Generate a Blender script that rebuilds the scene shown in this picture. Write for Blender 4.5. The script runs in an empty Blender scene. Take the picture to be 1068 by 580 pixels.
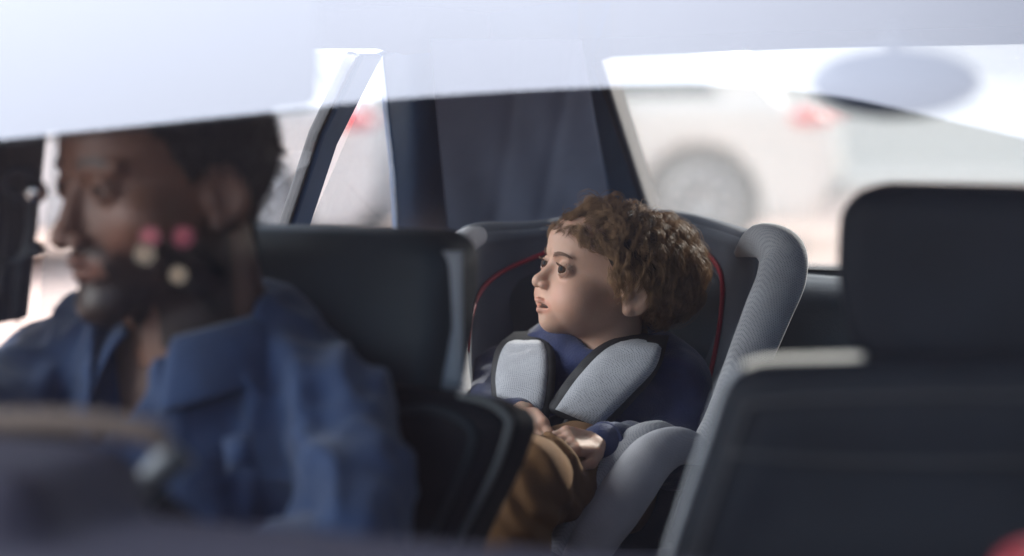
import bpy, math, random
import numpy as np
from mathutils import Matrix, Vector
random.seed(7); rng = np.random.default_rng(7)
S = bpy.context.scene
COL = S.collection
R = math.radians
FPX = 2300.0; HZ = 234.0
PITCH = math.atan(HZ / FPX)
CAMH = 1.3

# ------------------------------------------------------------------ camera, sky, sun, exposure
cd = bpy.data.cameras.new('camera'); cam = bpy.data.objects.new('camera', cd); COL.objects.link(cam)
cam.location = (0, 0, CAMH); cam.rotation_euler = (math.pi / 2 - PITCH, 0, 0)
cd.sensor_width = 36; cd.lens = 36 * FPX / 1068; cd.clip_start = 0.05; cd.clip_end = 3000
cd.dof.use_dof = True; cd.dof.focus_distance = 2.98; cd.dof.aperture_fstop = 1.8
S.camera = cam
SUN_EL = R(36); SUN_AZ = R(38)          # azimuth from +Y towards +X: behind the car, to the right
sdir = Vector((math.sin(SUN_AZ) * math.cos(SUN_EL), math.cos(SUN_AZ) * math.cos(SUN_EL), math.sin(SUN_EL)))
sl = bpy.data.lights.new('sun', 'SUN'); sun = bpy.data.objects.new('sun', sl); COL.objects.link(sun)
sl.energy = 4.5; sl.angle = R(0.6); sl.color = (1, .94, .86)
sun.rotation_euler = sdir.to_track_quat('Z', 'Y').to_euler(); sun.location = (6, 8, 9)
W = bpy.data.worlds.new('World'); S.world = W; W.use_nodes = True
nt = W.node_tree; nt.nodes.clear(); N = nt.nodes.new; L = nt.links.new
out = N('ShaderNodeOutputWorld'); bg = N('ShaderNodeBackground'); sky = N('ShaderNodeTexSky')
sky.sky_type = 'NISHITA'; sky.sun_disc = False; sky.sun_elevation = SUN_EL; sky.sun_rotation = SUN_AZ
sky.air_density = 1.0; sky.dust_density = 1.5
bg.inputs['Strength'].default_value = 0.12
tc = N('ShaderNodeTexCoord'); nz = N('ShaderNodeTexNoise'); nz.inputs['Scale'].default_value = 1.6; nz.inputs['Detail'].default_value = 5; nz.inputs['Roughness'].default_value = .5
rmp = N('ShaderNodeValToRGB'); rmp.color_ramp.elements[0].position = .38; rmp.color_ramp.elements[1].position = .60
mp = N('ShaderNodeMapping'); mp.inputs['Location'].default_value = (3.1, .7, .4)
mx = N('ShaderNodeMix'); mx.data_type = 'RGBA'
CLOUD = 15.5
mx.inputs['B'].default_value = (CLOUD * .93, CLOUD * .97, CLOUD * 1.10, 1)
# a bright cloud bank high over the rear of the car (this is what the windscreen mirrors)
dp = N('ShaderNodeVectorMath'); dp.operation = 'DOT_PRODUCT'; dp.inputs[1].default_value = Vector((-.33, .575, .75)).normalized()
cm = N('ShaderNodeMapRange'); cm.interpolation_type = 'SMOOTHSTEP'; cm.inputs['From Min'].default_value = math.cos(R(31)); cm.inputs['From Max'].default_value = math.cos(R(7))
ad = N('ShaderNodeMath'); ad.operation = 'MULTIPLY_ADD'; ad.inputs[1].default_value = .2; ad.use_clamp = True
sb2 = N('ShaderNodeMath'); sb2.operation = 'MULTIPLY'; sb2.inputs[1].default_value = .88
L(tc.outputs['Generated'], mp.inputs['Vector']); L(mp.outputs['Vector'], nz.inputs['Vector']); L(nz.outputs['Fac'], rmp.inputs['Fac'])
L(tc.outputs['Generated'], dp.inputs[0]); L(dp.outputs['Value'], cm.inputs['Value']); L(cm.outputs['Result'], sb2.inputs[0]); L(rmp.outputs['Color'], ad.inputs[0]); L(sb2.outputs[0], ad.inputs[2]); L(ad.outputs[0], mx.inputs['Factor']); L(sky.outputs['Color'], mx.inputs['A']); # an added, brighter cloud bank low on the left, put in as soft key light
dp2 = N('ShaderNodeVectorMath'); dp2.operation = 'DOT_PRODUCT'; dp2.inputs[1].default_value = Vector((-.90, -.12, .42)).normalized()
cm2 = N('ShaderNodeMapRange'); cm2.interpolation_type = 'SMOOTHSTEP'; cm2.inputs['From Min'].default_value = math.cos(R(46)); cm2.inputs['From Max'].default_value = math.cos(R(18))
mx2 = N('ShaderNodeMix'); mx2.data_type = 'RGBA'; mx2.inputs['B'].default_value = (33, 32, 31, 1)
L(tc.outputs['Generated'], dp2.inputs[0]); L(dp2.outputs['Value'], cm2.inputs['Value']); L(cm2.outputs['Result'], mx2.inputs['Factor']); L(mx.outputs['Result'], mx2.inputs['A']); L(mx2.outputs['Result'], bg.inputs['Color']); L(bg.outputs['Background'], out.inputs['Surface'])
S.view_settings.view_transform = 'Standard'; S.view_settings.look = 'None'; S.view_settings.gamma = 1
S.view_settings.exposure = 1.3
try: S.view_settings.use_curve_mapping = False
except Exception: pass
S.render.engine = 'CYCLES'
S.cycles.use_denoising = True
S.cycles.max_bounces = 10; S.cycles.diffuse_bounces = 4; S.cycles.glossy_bounces = 4; S.cycles.transparent_max_bounces = 16; S.cycles.transmission_bounces = 6
S.cycles.sample_clamp_indirect = 4.0; S.cycles.caustics_reflective = False; S.cycles.caustics_refractive = False

# ------------------------------------------------------------------ frames
TH = R(22); OX, OY = .05, 2.15
def C(u, v, z): return np.array([OX + u * math.cos(TH) + v * math.sin(TH), OY - u * math.sin(TH) + v * math.cos(TH), z])
def Ca(a):
    a = np.asarray(a, float).reshape(-1, 3)
    return np.stack([OX + a[:, 0] * math.cos(TH) + a[:, 1] * math.sin(TH), OY - a[:, 0] * math.sin(TH) + a[:, 1] * math.cos(TH), a[:, 2]], 1)
def tocar(P):
    x = P[..., 0] - OX; y = P[..., 1] - OY
    return x * math.cos(TH) - y * math.sin(TH), x * math.sin(TH) + y * math.cos(TH), P[..., 2]
CAM = np.array([0, 0, CAMH])
def ray(px, py):
    x, z = (px - 534) / FPX, -(py - 290) / FPX
    d = np.array([x, math.cos(PITCH) + z * math.sin(PITCH), -math.sin(PITCH) + z * math.cos(PITCH)])
    return d / d[1]
def P(px, py, D): return CAM + ray(px, py) * D          # a point at depth D metres down the view
def hit(px, py, pl):
    A, B, E = pl; n = np.cross(B - A, E - A); d = ray(px, py)
    return CAM + d * (np.dot(A - CAM, n) / np.dot(d, n))
SIDE = (C(-.70, 0, .93), C(-.70, 1, .93), C(-.54, 0, 1.33))
REAR = (C(0, 1.70, .92), C(1, 1.70, .92), C(0, 1.15, 1.31))

# ------------------------------------------------------------------ materials
def mat(name, col, rough=.6, var=.15, vscale=6, bump=0, bscale=200, metal=0, spec=.5, sheen=0, coat=0, attr=False, sss=0, detail=3, col2=None, aniso=False, stretch=None):
    m = bpy.data.materials.new(name); m.use_nodes = True
    t = m.node_tree; b = t.nodes['Principled BSDF']
    b.inputs['Roughness'].default_value = rough; b.inputs['Metallic'].default_value = metal
    b.inputs['Specular IOR Level'].default_value = spec
    b.inputs['Sheen Weight'].default_value = sheen; b.inputs['Coat Weight'].default_value = coat
    tc = t.nodes.new('ShaderNodeTexCoord'); n = t.nodes.new('ShaderNodeTexNoise'); n.inputs['Scale'].default_value = vscale; n.inputs['Detail'].default_value = detail
    t.links.new(tc.outputs['Object'], n.inputs['Vector'])
    mi = t.nodes.new('ShaderNodeMix'); mi.data_type = 'RGBA'
    c2 = col2 or tuple(min(1, c * (1 + var)) for c in col)
    c1 = tuple(c * (1 - var) for c in col) if not col2 else col
    t.links.new(n.outputs['Fac'], mi.inputs['Factor'])
    mi.inputs['A'].default_value = (*c1, 1); mi.inputs['B'].default_value = (*c2, 1)
    src = mi.outputs['Result']
    if attr:
        at = t.nodes.new('ShaderNodeAttribute'); at.attribute_name = 'Col'
        m2 = t.nodes.new('ShaderNodeMix'); m2.data_type = 'RGBA'; m2.blend_type = 'MULTIPLY'; m2.inputs['Factor'].default_value = 1
        t.links.new(src, m2.inputs['A']); t.links.new(at.outputs['Color'], m2.inputs['B']); src = m2.outputs['Result']
    t.links.new(src, b.inputs['Base Color'])
    if sss:
        b.inputs['Subsurface Weight'].default_value = sss; b.inputs['Subsurface Radius'].default_value = (1, .35, .2); b.inputs['Subsurface Scale'].default_value = .006
    if bump:
        n2 = t.nodes.new('ShaderNodeTexNoise'); n2.inputs['Scale'].default_value = bscale; n2.inputs['Detail'].default_value = 4
        bp = t.nodes.new('ShaderNodeBump'); bp.inputs['Strength'].default_value = bump; bp.inputs['Distance'].default_value = .002
        if stretch:
            mpn = t.nodes.new('ShaderNodeMapping'); mpn.inputs['Scale'].default_value = stretch
            t.links.new(tc.outputs['Object'], mpn.inputs['Vector']); t.links.new(mpn.outputs['Vector'], n2.inputs['Vector'])
        else: t.links.new(tc.outputs['Object'], n2.inputs['Vector'])
        t.links.new(n2.outputs['Fac'], bp.inputs['Height']); t.links.new(bp.outputs['Normal'], b.inputs['Normal'])
    return m
def meshfabric(name, ca, cb, scale=240):
    m = mat(name, ca, .85, sheen=.3); t = m.node_tree; b = t.nodes['Principled BSDF']
    tc = t.nodes.new('ShaderNodeTexCoord'); mpn = t.nodes.new('ShaderNodeMapping'); mpn.inputs['Rotation'].default_value = (.5, .6, .78)
    ck = t.nodes.new('ShaderNodeTexVoronoi'); ck.inputs['Scale'].default_value = scale; ck.inputs['Randomness'].default_value = .15
    t.links.new(tc.outputs['Object'], mpn.inputs['Vector']); t.links.new(mpn.outputs['Vector'], ck.inputs['Vector'])
    rp = t.nodes.new('ShaderNodeValToRGB'); rp.color_ramp.elements[0].color = (*cb, 1); rp.color_ramp.elements[1].color = (*ca, 1)
    rp.color_ramp.elements[0].position = .12; rp.color_ramp.elements[1].position = .5
    n = t.nodes.new('ShaderNodeTexNoise'); n.inputs['Scale'].default_value = 25
    mm = t.nodes.new('ShaderNodeMix'); mm.data_type = 'RGBA'; mm.blend_type = 'MULTIPLY'; mm.inputs['Factor'].default_value = .35
    t.links.new(ck.outputs['Distance'], rp.inputs['Fac']); t.links.new(rp.outputs['Color'], mm.inputs['A']); t.links.new(n.outputs['Fac'], mm.inputs['B'])
    t.links.new(tc.outputs['Object'], n.inputs['Vector'])
    t.links.new(mm.outputs['Result'], b.inputs['Base Color'])
    bp = t.nodes.new('ShaderNodeBump'); bp.inputs['Strength'].default_value = .35; bp.inputs['Distance'].default_value = .001
    t.links.new(ck.outputs['Distance'], bp.inputs['Height']); t.links.new(bp.outputs['Normal'], b.inputs['Normal'])
    return m
def glassmat(name, tint, refl, dust=0.0, dustcol=(.8, .78, .74), fres=True, dscale=60, lo=.78, hi=1.35):
    m = bpy.data.materials.new(name); m.use_nodes = True; t = m.node_tree; t.nodes.clear()
    o = t.nodes.new('ShaderNodeOutputMaterial'); tr = t.nodes.new('ShaderNodeBsdfTransparent'); gl = t.nodes.new('ShaderNodeBsdfGlossy')
    tr.inputs['Color'].default_value = (*tint, 1); gl.inputs['Roughness'].default_value = 0.0; gl.inputs['Color'].default_value = (.93, .95, 1, 1)
    mi = t.nodes.new('ShaderNodeMixShader')
    if fres:
        lw = t.nodes.new('ShaderNodeLayerWeight'); lw.inputs['Blend'].default_value = .5      # facing term, the same from both sides
        pw = t.nodes.new('ShaderNodeMath'); pw.operation = 'POWER'; pw.inputs[1].default_value = 3
        ma = t.nodes.new('ShaderNodeMath'); ma.operation = 'MULTIPLY_ADD'; ma.inputs[1].default_value = refl[1]; ma.inputs[2].default_value = refl[0]; ma.use_clamp = True
        t.links.new(lw.outputs['Facing'], pw.inputs[0]); t.links.new(pw.outputs[0], ma.inputs[0]); t.links.new(ma.outputs[0], mi.inputs['Fac'])
    else: mi.inputs['Fac'].default_value = refl
    last = tr.outputs['BSDF']
    if dust:
        df = t.nodes.new('ShaderNodeBsdfTranslucent'); df.inputs['Color'].default_value = (*dustcol, 1)
        dd = t.nodes.new('ShaderNodeBsdfDiffuse'); dd.inputs['Color'].default_value = (*dustcol, 1)
        ad = t.nodes.new('ShaderNodeMixShader'); t.links.new(df.outputs['BSDF'], ad.inputs[1]); t.links.new(dd.outputs['BSDF'], ad.inputs[2])
        tc = t.nodes.new('ShaderNodeTexCoord'); n = t.nodes.new('ShaderNodeTexNoise'); n.inputs['Scale'].default_value = dscale; n.inputs['Detail'].default_value = 6; n.inputs['Roughness'].default_value = .75
        mr = t.nodes.new('ShaderNodeMapRange'); mr.inputs['From Min'].default_value = .35; mr.inputs['From Max'].default_value = .75; mr.inputs['To Min'].default_value = dust * lo; mr.inputs['To Max'].default_value = dust * hi
        t.links.new(tc.outputs['Object'], n.inputs['Vector']); t.links.new(n.outputs['Fac'], mr.inputs['Value'])
        m2 = t.nodes.new('ShaderNodeMixShader'); t.links.new(mr.outputs['Result'], m2.inputs['Fac']); t.links.new(last, m2.inputs[1]); t.links.new(ad.outputs['Shader'], m2.inputs[2]); last = m2.outputs['Shader']
    t.links.new(last, mi.inputs[1]); t.links.new(gl.outputs['BSDF'], mi.inputs[2]); t.links.new(mi.outputs['Shader'], o.inputs['Surface'])
    return m
def emit(name, col, st):
    m = bpy.data.materials.new(name); m.use_nodes = True; b = m.node_tree.nodes['Principled BSDF']
    b.inputs['Base Color'].default_value = (*col, 1); b.inputs['Emission Color'].default_value = (*col, 1); b.inputs['Emission Strength'].default_value = st
    return m
M = {}
M['leather'] = mat('dark leather', (.008, .010, .014), .55, .35, 8, .35, 420, spec=.08)
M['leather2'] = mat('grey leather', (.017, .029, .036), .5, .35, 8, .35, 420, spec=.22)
M['leathertrim'] = mat('pale and lit leather edge', (.48, .49, .50), .5, .2, 20, .2, 300)
M['piping'] = mat('sunlit cream piping', (.88, .80, .66), .4, .1, 30)  # pale cream stands in for sunlight on the passenger seat's top edge
M['plastic'] = mat('blue grey trim plastic', (.05, .14, .30), .42, .3, 14, .15, 500)
M['plasticdark'] = mat('dark plastic', (.018, .022, .03), .5, .3, 10, .2, 400)
M['dash'] = mat('dashboard vinyl', (.035, .032, .055), .6, .2, 6, .2, 600)
M['headliner'] = mat('headliner cloth', (.16, .17, .21), .95, .1, 30, .2, 700)
M['cloth'] = mat('dark sunshade cloth', (.20, .24, .35), .9, .25, 9, .3, 500, sheen=.2)
M['paint'] = mat('silver car paint', (.35, .37, .4), .3, .05, 3, coat=.8, metal=.4)
M['white'] = mat('white car paint', (.80, .785, .75), .3, .03, 2, coat=.6)
M['pearl'] = mat('pearl car paint', (.74, .74, .72), .3, .03, 2, coat=.6)
M['tyre'] = mat('tyre rubber', (.05, .05, .052), .8, .2, 20)
M['rim'] = mat('alloy rim', (.5, .51, .53), .35, .1, 10, metal=.7)
M['darkglass'] = mat('dark car window', (.10, .13, .13), .08, .2, 3, coat=.5)
M['taillight'] = mat('red tail light', (.75, .03, .03), .2, .15, 20, coat=1)
M['plate'] = mat('plate', (.75, .75, .7), .4)
M['redpipe'] = mat('red piping', (.42, .012, .03), .5, .15, 40)
M['redpipe'].node_tree.nodes['Principled BSDF'].inputs['Emission Strength'].default_value = 0
M['meshgrey'] = meshfabric('grey mesh fabric', (.56, .565, .59), (.20, .205, .22), 430)
M['meshlight'] = meshfabric('light grey knit fabric', (.62, .62, .65), (.45, .45, .49), 520)
M['padgrey'] = meshfabric('pale grey harness fabric', (.52, .54, .58), (.15, .155, .18), 420)
M['seatfabric'] = mat('slate seat fabric', (.085, .10, .13), .9, .2, 15, .4, 420, sheen=.3)
M['seatdark'] = mat('charcoal seat fabric', (.028, .032, .042), .9, .25, 15, .4, 420, sheen=.15)
M['web'] = mat('black webbing', (.014, .015, .018), .6, .2, 30, .4, 500)
M['knit'] = mat('navy knit', (.012, .022, .085), .9, .35, 30, .6, 380, sheen=.3)
M['denim'] = mat('blue denim', (.019, .047, .125), .85, .4, 22, .7, 420, sheen=.25)
M['cord'] = mat('brown trousers', (.165, .078, .022), .85, .3, 12, .4, 350, sheen=0)
M['skin'] = mat('child skin', (.55, .335, .24), .56, .16, 18, .25, 420, attr=True, sss=.25)
M['skin2'] = mat('adult skin', (.21, .105, .07), .45, .12, 25, .2, 350, attr=True, sss=.12)
M['hair'] = mat('brown hair', (.070, .040, .022), .45, .5, 60, col2=(.46, .28, .15), spec=.14)
M['hair2'] = mat('black hair', (.010, .009, .009), .6, .3, 60)
M['brow'] = mat('eyebrow hair', (.19, .11, .075), .85)
M['eye'] = mat('eyeball', (.9, .9, .9), .05, .0, 1, attr=True, spec=.07)
M['chrome'] = mat('chrome', (.6, .6, .6), .2, .05, 5, metal=1)
M['concrete'] = mat('sunlit concrete', (.46, .33, .275), .9, .2, .5, .3, 40, col2=(.55, .40, .335))
M['wall'] = mat('pale plaster wall', (.62, .63, .60), .9, .06, .7)
M['added_canopy'] = mat('dark canopy underside', (.012, .012, .018), .9, .2, .8)
M['steel'] = mat('grey steel post', (.16, .17, .18), .5, .1, 3, metal=.5)
M['winglass'] = glassmat('windscreen glass', (.86, .90, .95), (.07, .75), .0055, (.36, .52, .85), dscale=5, lo=.15, hi=2.6)
M['rearglass'] = glassmat('dusty rear glass', (.66, .665, .64), (.04, .5), .22, (.86, .83, .77), dscale=120, lo=.90, hi=1.14)
M['sideglass'] = glassmat('side glass', (.84, .87, .88), (.04, .5), .14, (.8, .82, .84), dscale=30)
M['mirrorhousing'] = mat('mirror housing', (.03, .05, .085), .4, .2, 10)

# ------------------------------------------------------------------ object helpers
ORG = {}
def mk(name, V, F, m, parent=None, smooth=True, cols=None, label=None, flip=True):
    V = np.asarray(V, float); c = (V.min(0) + V.max(0)) / 2
    vol = 0.0                                            # turn every closed surface outward
    for f in F[::max(1, len(F) // 4000)] if len(F) > 50000 else F:
        a = V[f[0]] - c
        for i in range(1, len(f) - 1): vol += float(np.dot(a, np.cross(V[f[i]] - c, V[f[i + 1]] - c)))
    if vol < 0 and flip: F = [tuple(f)[::-1] for f in F]
    me = bpy.data.meshes.new(name); me.from_pydata((V - c).tolist(), [], [tuple(map(int, f)) for f in F]); me.update()
    mats = m if isinstance(m, (list, tuple)) else [m]
    for q in mats: me.materials.append(q)
    if smooth: me.polygons.foreach_set('use_smooth', [True] * len(me.polygons))
    if cols is not None:
        a = me.color_attributes.new('Col', 'FLOAT_COLOR', 'POINT')
        a.data.foreach_set('color', np.concatenate([cols, np.ones((len(V), 1))], 1).astype(np.float32).ravel())
    o = bpy.data.objects.new(name, me); COL.objects.link(o)
    po = ORG[parent.name] if parent else np.zeros(3)
    o.location = c - po; ORG[o.name] = c
    if parent: o.parent = parent
    if label: o['label'] = label
    return o
def empty(name, loc, label, cat, group=None):
    o = bpy.data.objects.new(name, None); COL.objects.link(o); o.location = loc; ORG[o.name] = np.array(loc, float)
    o.empty_display_size = .1; return tag(o, label, cat, group)
def tag(o, label, cat, group=None):
    o['label'] = label; o['category'] = cat
    if group: o['group'] = group
    return o
def struct(o, label=None):
    o['kind'] = 'structure'; return o
def join(*vf):
    V = []; F = []; n = 0
    for v, f in vf:
        v = np.asarray(v, float); V.append(v); F += [tuple(i + n for i in q) for q in f]; n += len(v)
    return np.concatenate(V), F
def prism(pts, off):
    """polygon pts (n,3) extruded by vector off"""
    p = np.asarray(pts, float); n = len(p); V = np.concatenate([p, p + np.asarray(off)])
    F = [tuple(range(n))[::-1], tuple(range(n, 2 * n))] + [(i, (i + 1) % n, n + (i + 1) % n, n + i) for i in range(n)]
    return V, F
def box(a, b):
    x0, y0, z0 = a; x1, y1, z1 = b
    return prism([(x0, y0, z0), (x1, y0, z0), (x1, y1, z0), (x0, y1, z0)], (0, 0, z1 - z0))
def carbox(a, b):
    V, F = box(a, b); return Ca(V), F
def tube(pts, rad, k=10, flat=1.0, upv=None, caps=True, sub=1):
    p = np.asarray(pts, float)
    if sub > 1: p = spline(p, sub)
    n = len(p); r = np.broadcast_to(np.asarray(rad, float), (n,)) if np.ndim(rad) == 0 or len(rad) == n else np.interp(np.linspace(0, 1, n), np.linspace(0, 1, len(rad)), rad)
    T = np.gradient(p, axis=0); T /= np.linalg.norm(T, axis=1)[:, None] + 1e-12
    up = np.array([0, 0, 1.0]) if upv is None else np.asarray(upv, float)
    Vs = []; prev = None
    for i in range(n):
        if upv is not None or prev is None:
            a = np.cross(T[i], up)
            if np.linalg.norm(a) < 1e-3: a = np.cross(T[i], [1, 0, 0.1])
        else: a = prev - T[i] * np.dot(prev, T[i])
        a /= np.linalg.norm(a); prev = a; b = np.cross(a, T[i])
        for j in range(k):
            t = 2 * math.pi * j / k; Vs.append(p[i] + r[i] * (math.cos(t) * a + flat * math.sin(t) * b))
    F = [(i * k + j, i * k + (j + 1) % k, (i + 1) * k + (j + 1) % k, (i + 1) * k + j) for i in range(n - 1) for j in range(k)]
    if caps: F += [tuple(range(k))[::-1], tuple((n - 1) * k + j for j in range(k))]
    return np.array(Vs), F
def spline(p, sub):
    p = np.asarray(p, float); q = np.concatenate([[2 * p[0] - p[1]], p, [2 * p[-1] - p[-2]]]); o = []
    for i in range(1, len(q) - 2):
        for t in np.linspace(0, 1, sub, endpoint=False):
            o.append(.5 * ((2 * q[i]) + (-q[i - 1] + q[i + 1]) * t + (2 * q[i - 1] - 5 * q[i] + 4 * q[i + 1] - q[i + 2]) * t * t + (-q[i - 1] + 3 * q[i] - 3 * q[i + 1] + q[i + 2]) * t ** 3))
    o.append(p[-1]); return np.array(o)
def uvs(c, r, nu=24, nv=14, rot=None):
    V = []; F = []
    for i in range(nv + 1):
        a = math.pi * i / nv
        for j in range(nu):
            b = 2 * math.pi * j / nu; V.append((math.sin(a) * math.cos(b), math.sin(a) * math.sin(b), math.cos(a)))
    V = np.array(V) * np.asarray(r)
    if rot is not None: V = V @ np.asarray(rot).T
    F = [(i * nu + j, (i + 1) * nu + j, (i + 1) * nu + (j + 1) % nu, i * nu + (j + 1) % nu) for i in range(nv) for j in range(nu)]
    return V + np.asarray(c), F
def grid(fn, nu, nv):
    V = [fn(i / nu, j / nv) for j in range(nv + 1) for i in range(nu + 1)]
    F = [(j * (nu + 1) + i, j * (nu + 1) + i + 1, (j + 1) * (nu + 1) + i + 1, (j + 1) * (nu + 1) + i) for j in range(nv) for i in range(nu)]
    return np.array(V), F
def solid(V, F, n):
    """thicken an open quad sheet by vector field n (len V,3)"""
    V = np.asarray(V); k = len(V); edges = {}
    for f in F:
        for a, b in zip(f, f[1:] + f[:1]):
            if (b, a) in edges: del edges[(b, a)]
            else: edges[(a, b)] = 1
    return np.concatenate([V, V + n]), list(F) + [tuple(i + k for i in f[::-1]) for f in F] + [(b, a, a + k, b + k) for a, b in edges]

# ------------------------------------------------------------------ signed distance modelling
def sph(Pt, c, r): return np.linalg.norm(Pt - np.asarray(c, np.float32), axis=-1) - r
def ell(Pt, c, r):
    q = (Pt - np.asarray(c, np.float32)); r = np.asarray(r, np.float32)
    k0 = np.linalg.norm(q / r, axis=-1); k1 = np.linalg.norm(q / (r * r), axis=-1) + 1e-9
    return k0 * (k0 - 1) / k1
def cap(Pt, a, b, ra, rb=None):
    rb = ra if rb is None else rb
    a = np.asarray(a, np.float32); b = np.asarray(b, np.float32); ba = b - a; pa = Pt - a
    h = np.clip((pa @ ba) / float(ba @ ba), 0, 1)
    return np.linalg.norm(pa - h[..., None] * ba, axis=-1) - (ra + (rb - ra) * h)
def smin(a, b, k):
    h = np.clip(.5 + .5 * (b - a) / k, 0, 1); return b + (a - b) * h - k * h * (1 - h)
def smax(a, b, k): return -smin(-a, -b, k)
def rbox(q, h, r):
    """q: coords (...,3) about the centre, h half sizes"""
    d = np.abs(q) - (np.asarray(h, np.float32) - r)
    return np.linalg.norm(np.maximum(d, 0), axis=-1) + np.minimum(d.max(-1), 0) - r
def chain(Pt, pts, rs, k=.01):
    d = None
    for i in range(len(pts) - 1):
        e = cap(Pt, pts[i], pts[i + 1], rs[i], rs[i + 1]); d = e if d is None else smin(d, e, k)
    return d
def vn(Pt, s, seed=0):
    q = Pt * s + seed * 17.3; i = np.floor(q).astype(np.int64); f = q - i; f = f * f * (3 - 2 * f)
    def h(a, b, c):
        n = (a * 374761393 + b * 668265263 + c * 2147483647 + seed * 9176) & 0xffffffff
        n = ((n ^ (n >> 13)) * 1274126177) & 0xffffffff; return ((n ^ (n >> 16)) & 0xffff) / 65535.0
    x, y, z = i[..., 0], i[..., 1], i[..., 2]; o = 0
    for dx in (0, 1):
        for dy in (0, 1):
            for dz in (0, 1):
                w = (f[..., 0] if dx else 1 - f[..., 0]) * (f[..., 1] if dy else 1 - f[..., 1]) * (f[..., 2] if dz else 1 - f[..., 2])
                o = o + w * h(x + dx, y + dy, z + dz)
    return (o * 2 - 1).astype(np.float32)
def nets(fn, lo, hi, res):
    lo = np.asarray(lo, float); hi = np.asarray(hi, float); n = np.ceil((hi - lo) / res).astype(int) + 1
    ax = [lo[i] + res * np.arange(n[i]) for i in range(3)]
    G = np.stack(np.meshgrid(*ax, indexing='ij'), -1).astype(np.float32); D = fn(G).astype(np.float32); del G
    # close the surface at the border of the grid
    D[0], D[-1] = np.maximum(D[0], res * .5), np.maximum(D[-1], res * .5)
    D[:, 0], D[:, -1] = np.maximum(D[:, 0], res * .5), np.maximum(D[:, -1], res * .5)
    D[:, :, 0], D[:, :, -1] = np.maximum(D[:, :, 0], res * .5), np.maximum(D[:, :, -1], res * .5)
    s = D < 0; nc = n - 1; cnt = np.zeros(nc, np.int8); acc = np.zeros((*nc, 3), np.float32)
    def sl(o): return tuple(slice(o[i], o[i] + nc[i]) for i in range(3))
    corners = [(a, b, c) for a in (0, 1) for b in (0, 1) for c in (0, 1)]
    for a in corners:
        for k in range(3):
            if a[k]: continue
            b = list(a); b[k] = 1
            da, db = D[sl(a)], D[sl(b)]; cr = (da < 0) != (db < 0)
            t = np.where(cr, da / np.where(cr, da - db, 1), 0)
            for j in range(3): acc[..., j] += cr * (a[j] + (t if j == k else 0))
            cnt += cr
    act = cnt > 0; idx = -np.ones(nc, np.int64); idx[act] = np.arange(act.sum())
    w = np.argwhere(act); V = lo + res * (w + acc[act] / cnt[act][:, None])
    F = []
    for k in range(3):
        i, j = (k + 1) % 3, (k + 2) % 3
        A = [slice(None)] * 3; B = [slice(None)] * 3; A[k] = slice(0, -1); B[k] = slice(1, None)
        sa, sb = s[tuple(A)], s[tuple(B)]; e = np.argwhere(sa != sb)
        e = e[(e[:, i] > 0) & (e[:, j] > 0) & (e[:, i] < nc[i]) & (e[:, j] < nc[j])]
        fl = sa[tuple(e.T)]; q = []
        for di, dj in ((1, 1), (0, 1), (0, 0), (1, 0)):
            c = e.copy(); c[:, i] -= di; c[:, j] -= dj; q.append(idx[tuple(c.T)])
        q = np.stack(q, 1); q[~fl] = q[~fl][:, ::-1]; F.append(q)
    return V, np.concatenate(F)

# ------------------------------------------------------------------ setting: ground, wall, added roof
gx = mk('ground', [(-400, -400, 0), (400, -400, 0), (400, 800, 0), (-400, 800, 0)], [(0, 1, 2, 3)], M['concrete'], smooth=False); struct(gx)
WN = np.cross(C(0, -.28, 1.37) - C(0, -1.02, .945), C(1, -1.02, .945) - C(0, -1.02, .945)); WN /= np.linalg.norm(WN)
if WN[2] < 0: WN = -WN
WPL = (C(0, -1.02, .945), C(1, -1.02, .945), C(0, -.28, 1.37))
def refl(px, py, z):
    """where the ray of a pixel lands on the plane z after the windscreen turns it upward"""
    h = hit(px, py, WPL); d = ray(px, py); r = d - 2 * np.dot(d, WN) * WN
    return h + r * (z - h[2]) / r[2]
ZC = 3.3
edge = np.array([refl(a, b, ZC) for a, b in spline([(-400, 190), (-150, 163), (0, 145), (270, 117), (415, 102), (600, 91), (760, 90), (870, 100), (970, 121), (1150, 160)], 5)[:, :2]]) if False else None
_e = spline([(-110, 159, 0), (0, 146, 0), (270, 118, 0), (415, 103, 0), (600, 92, 0), (760, 90, 0), (870, 100, 0), (970, 121, 0), (1150, 165, 0)], 6)
edge = np.array([refl(a[0], a[1], ZC) for a in _e])
bl, br = edge[0] + np.array([-3.0, -2.5, 0]), edge[-1] + np.array([1.8, -1.5, 0])
poly = list(edge) + [edge[-1] + [1.5, -.6, 0], edge[-1] + [1.5, -5.5, 0], edge[0] + [-.3, -5.0, 0], edge[0] + [-.3, -.6, 0]]
cn = empty('added_canopy', (edge[0][0] - 2, -1, 0), 'added unseen flat dark roof over the front of the car, mirrored in the lower windscreen', 'added_canopy')
V, F = prism(poly, (0, 0, .14)); mk('roof', V, F, M['added_canopy'], cn, smooth=False)  # added roof, its edge shaped to bound the mirrored sky
for q in (edge[0] + [-.2, -1.0, 0], edge[0] + [-.2, -4.6, 0], edge[-1] + [1.3, -1.0, 0], edge[-1] + [1.3, -5.0, 0]):
    V, F = tube([(q[0], q[1], 0), (q[0], q[1], ZC)], .06, 14); mk('post', V, F, M['steel'], cn)
V, F = box((3.0, -5.5, 0), (3.1, 3.0, ZC - .01)); mk('light_block_wall', V, F, M['added_canopy'], cn, smooth=False)  # unseen wall, added to block light from the right
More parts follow.
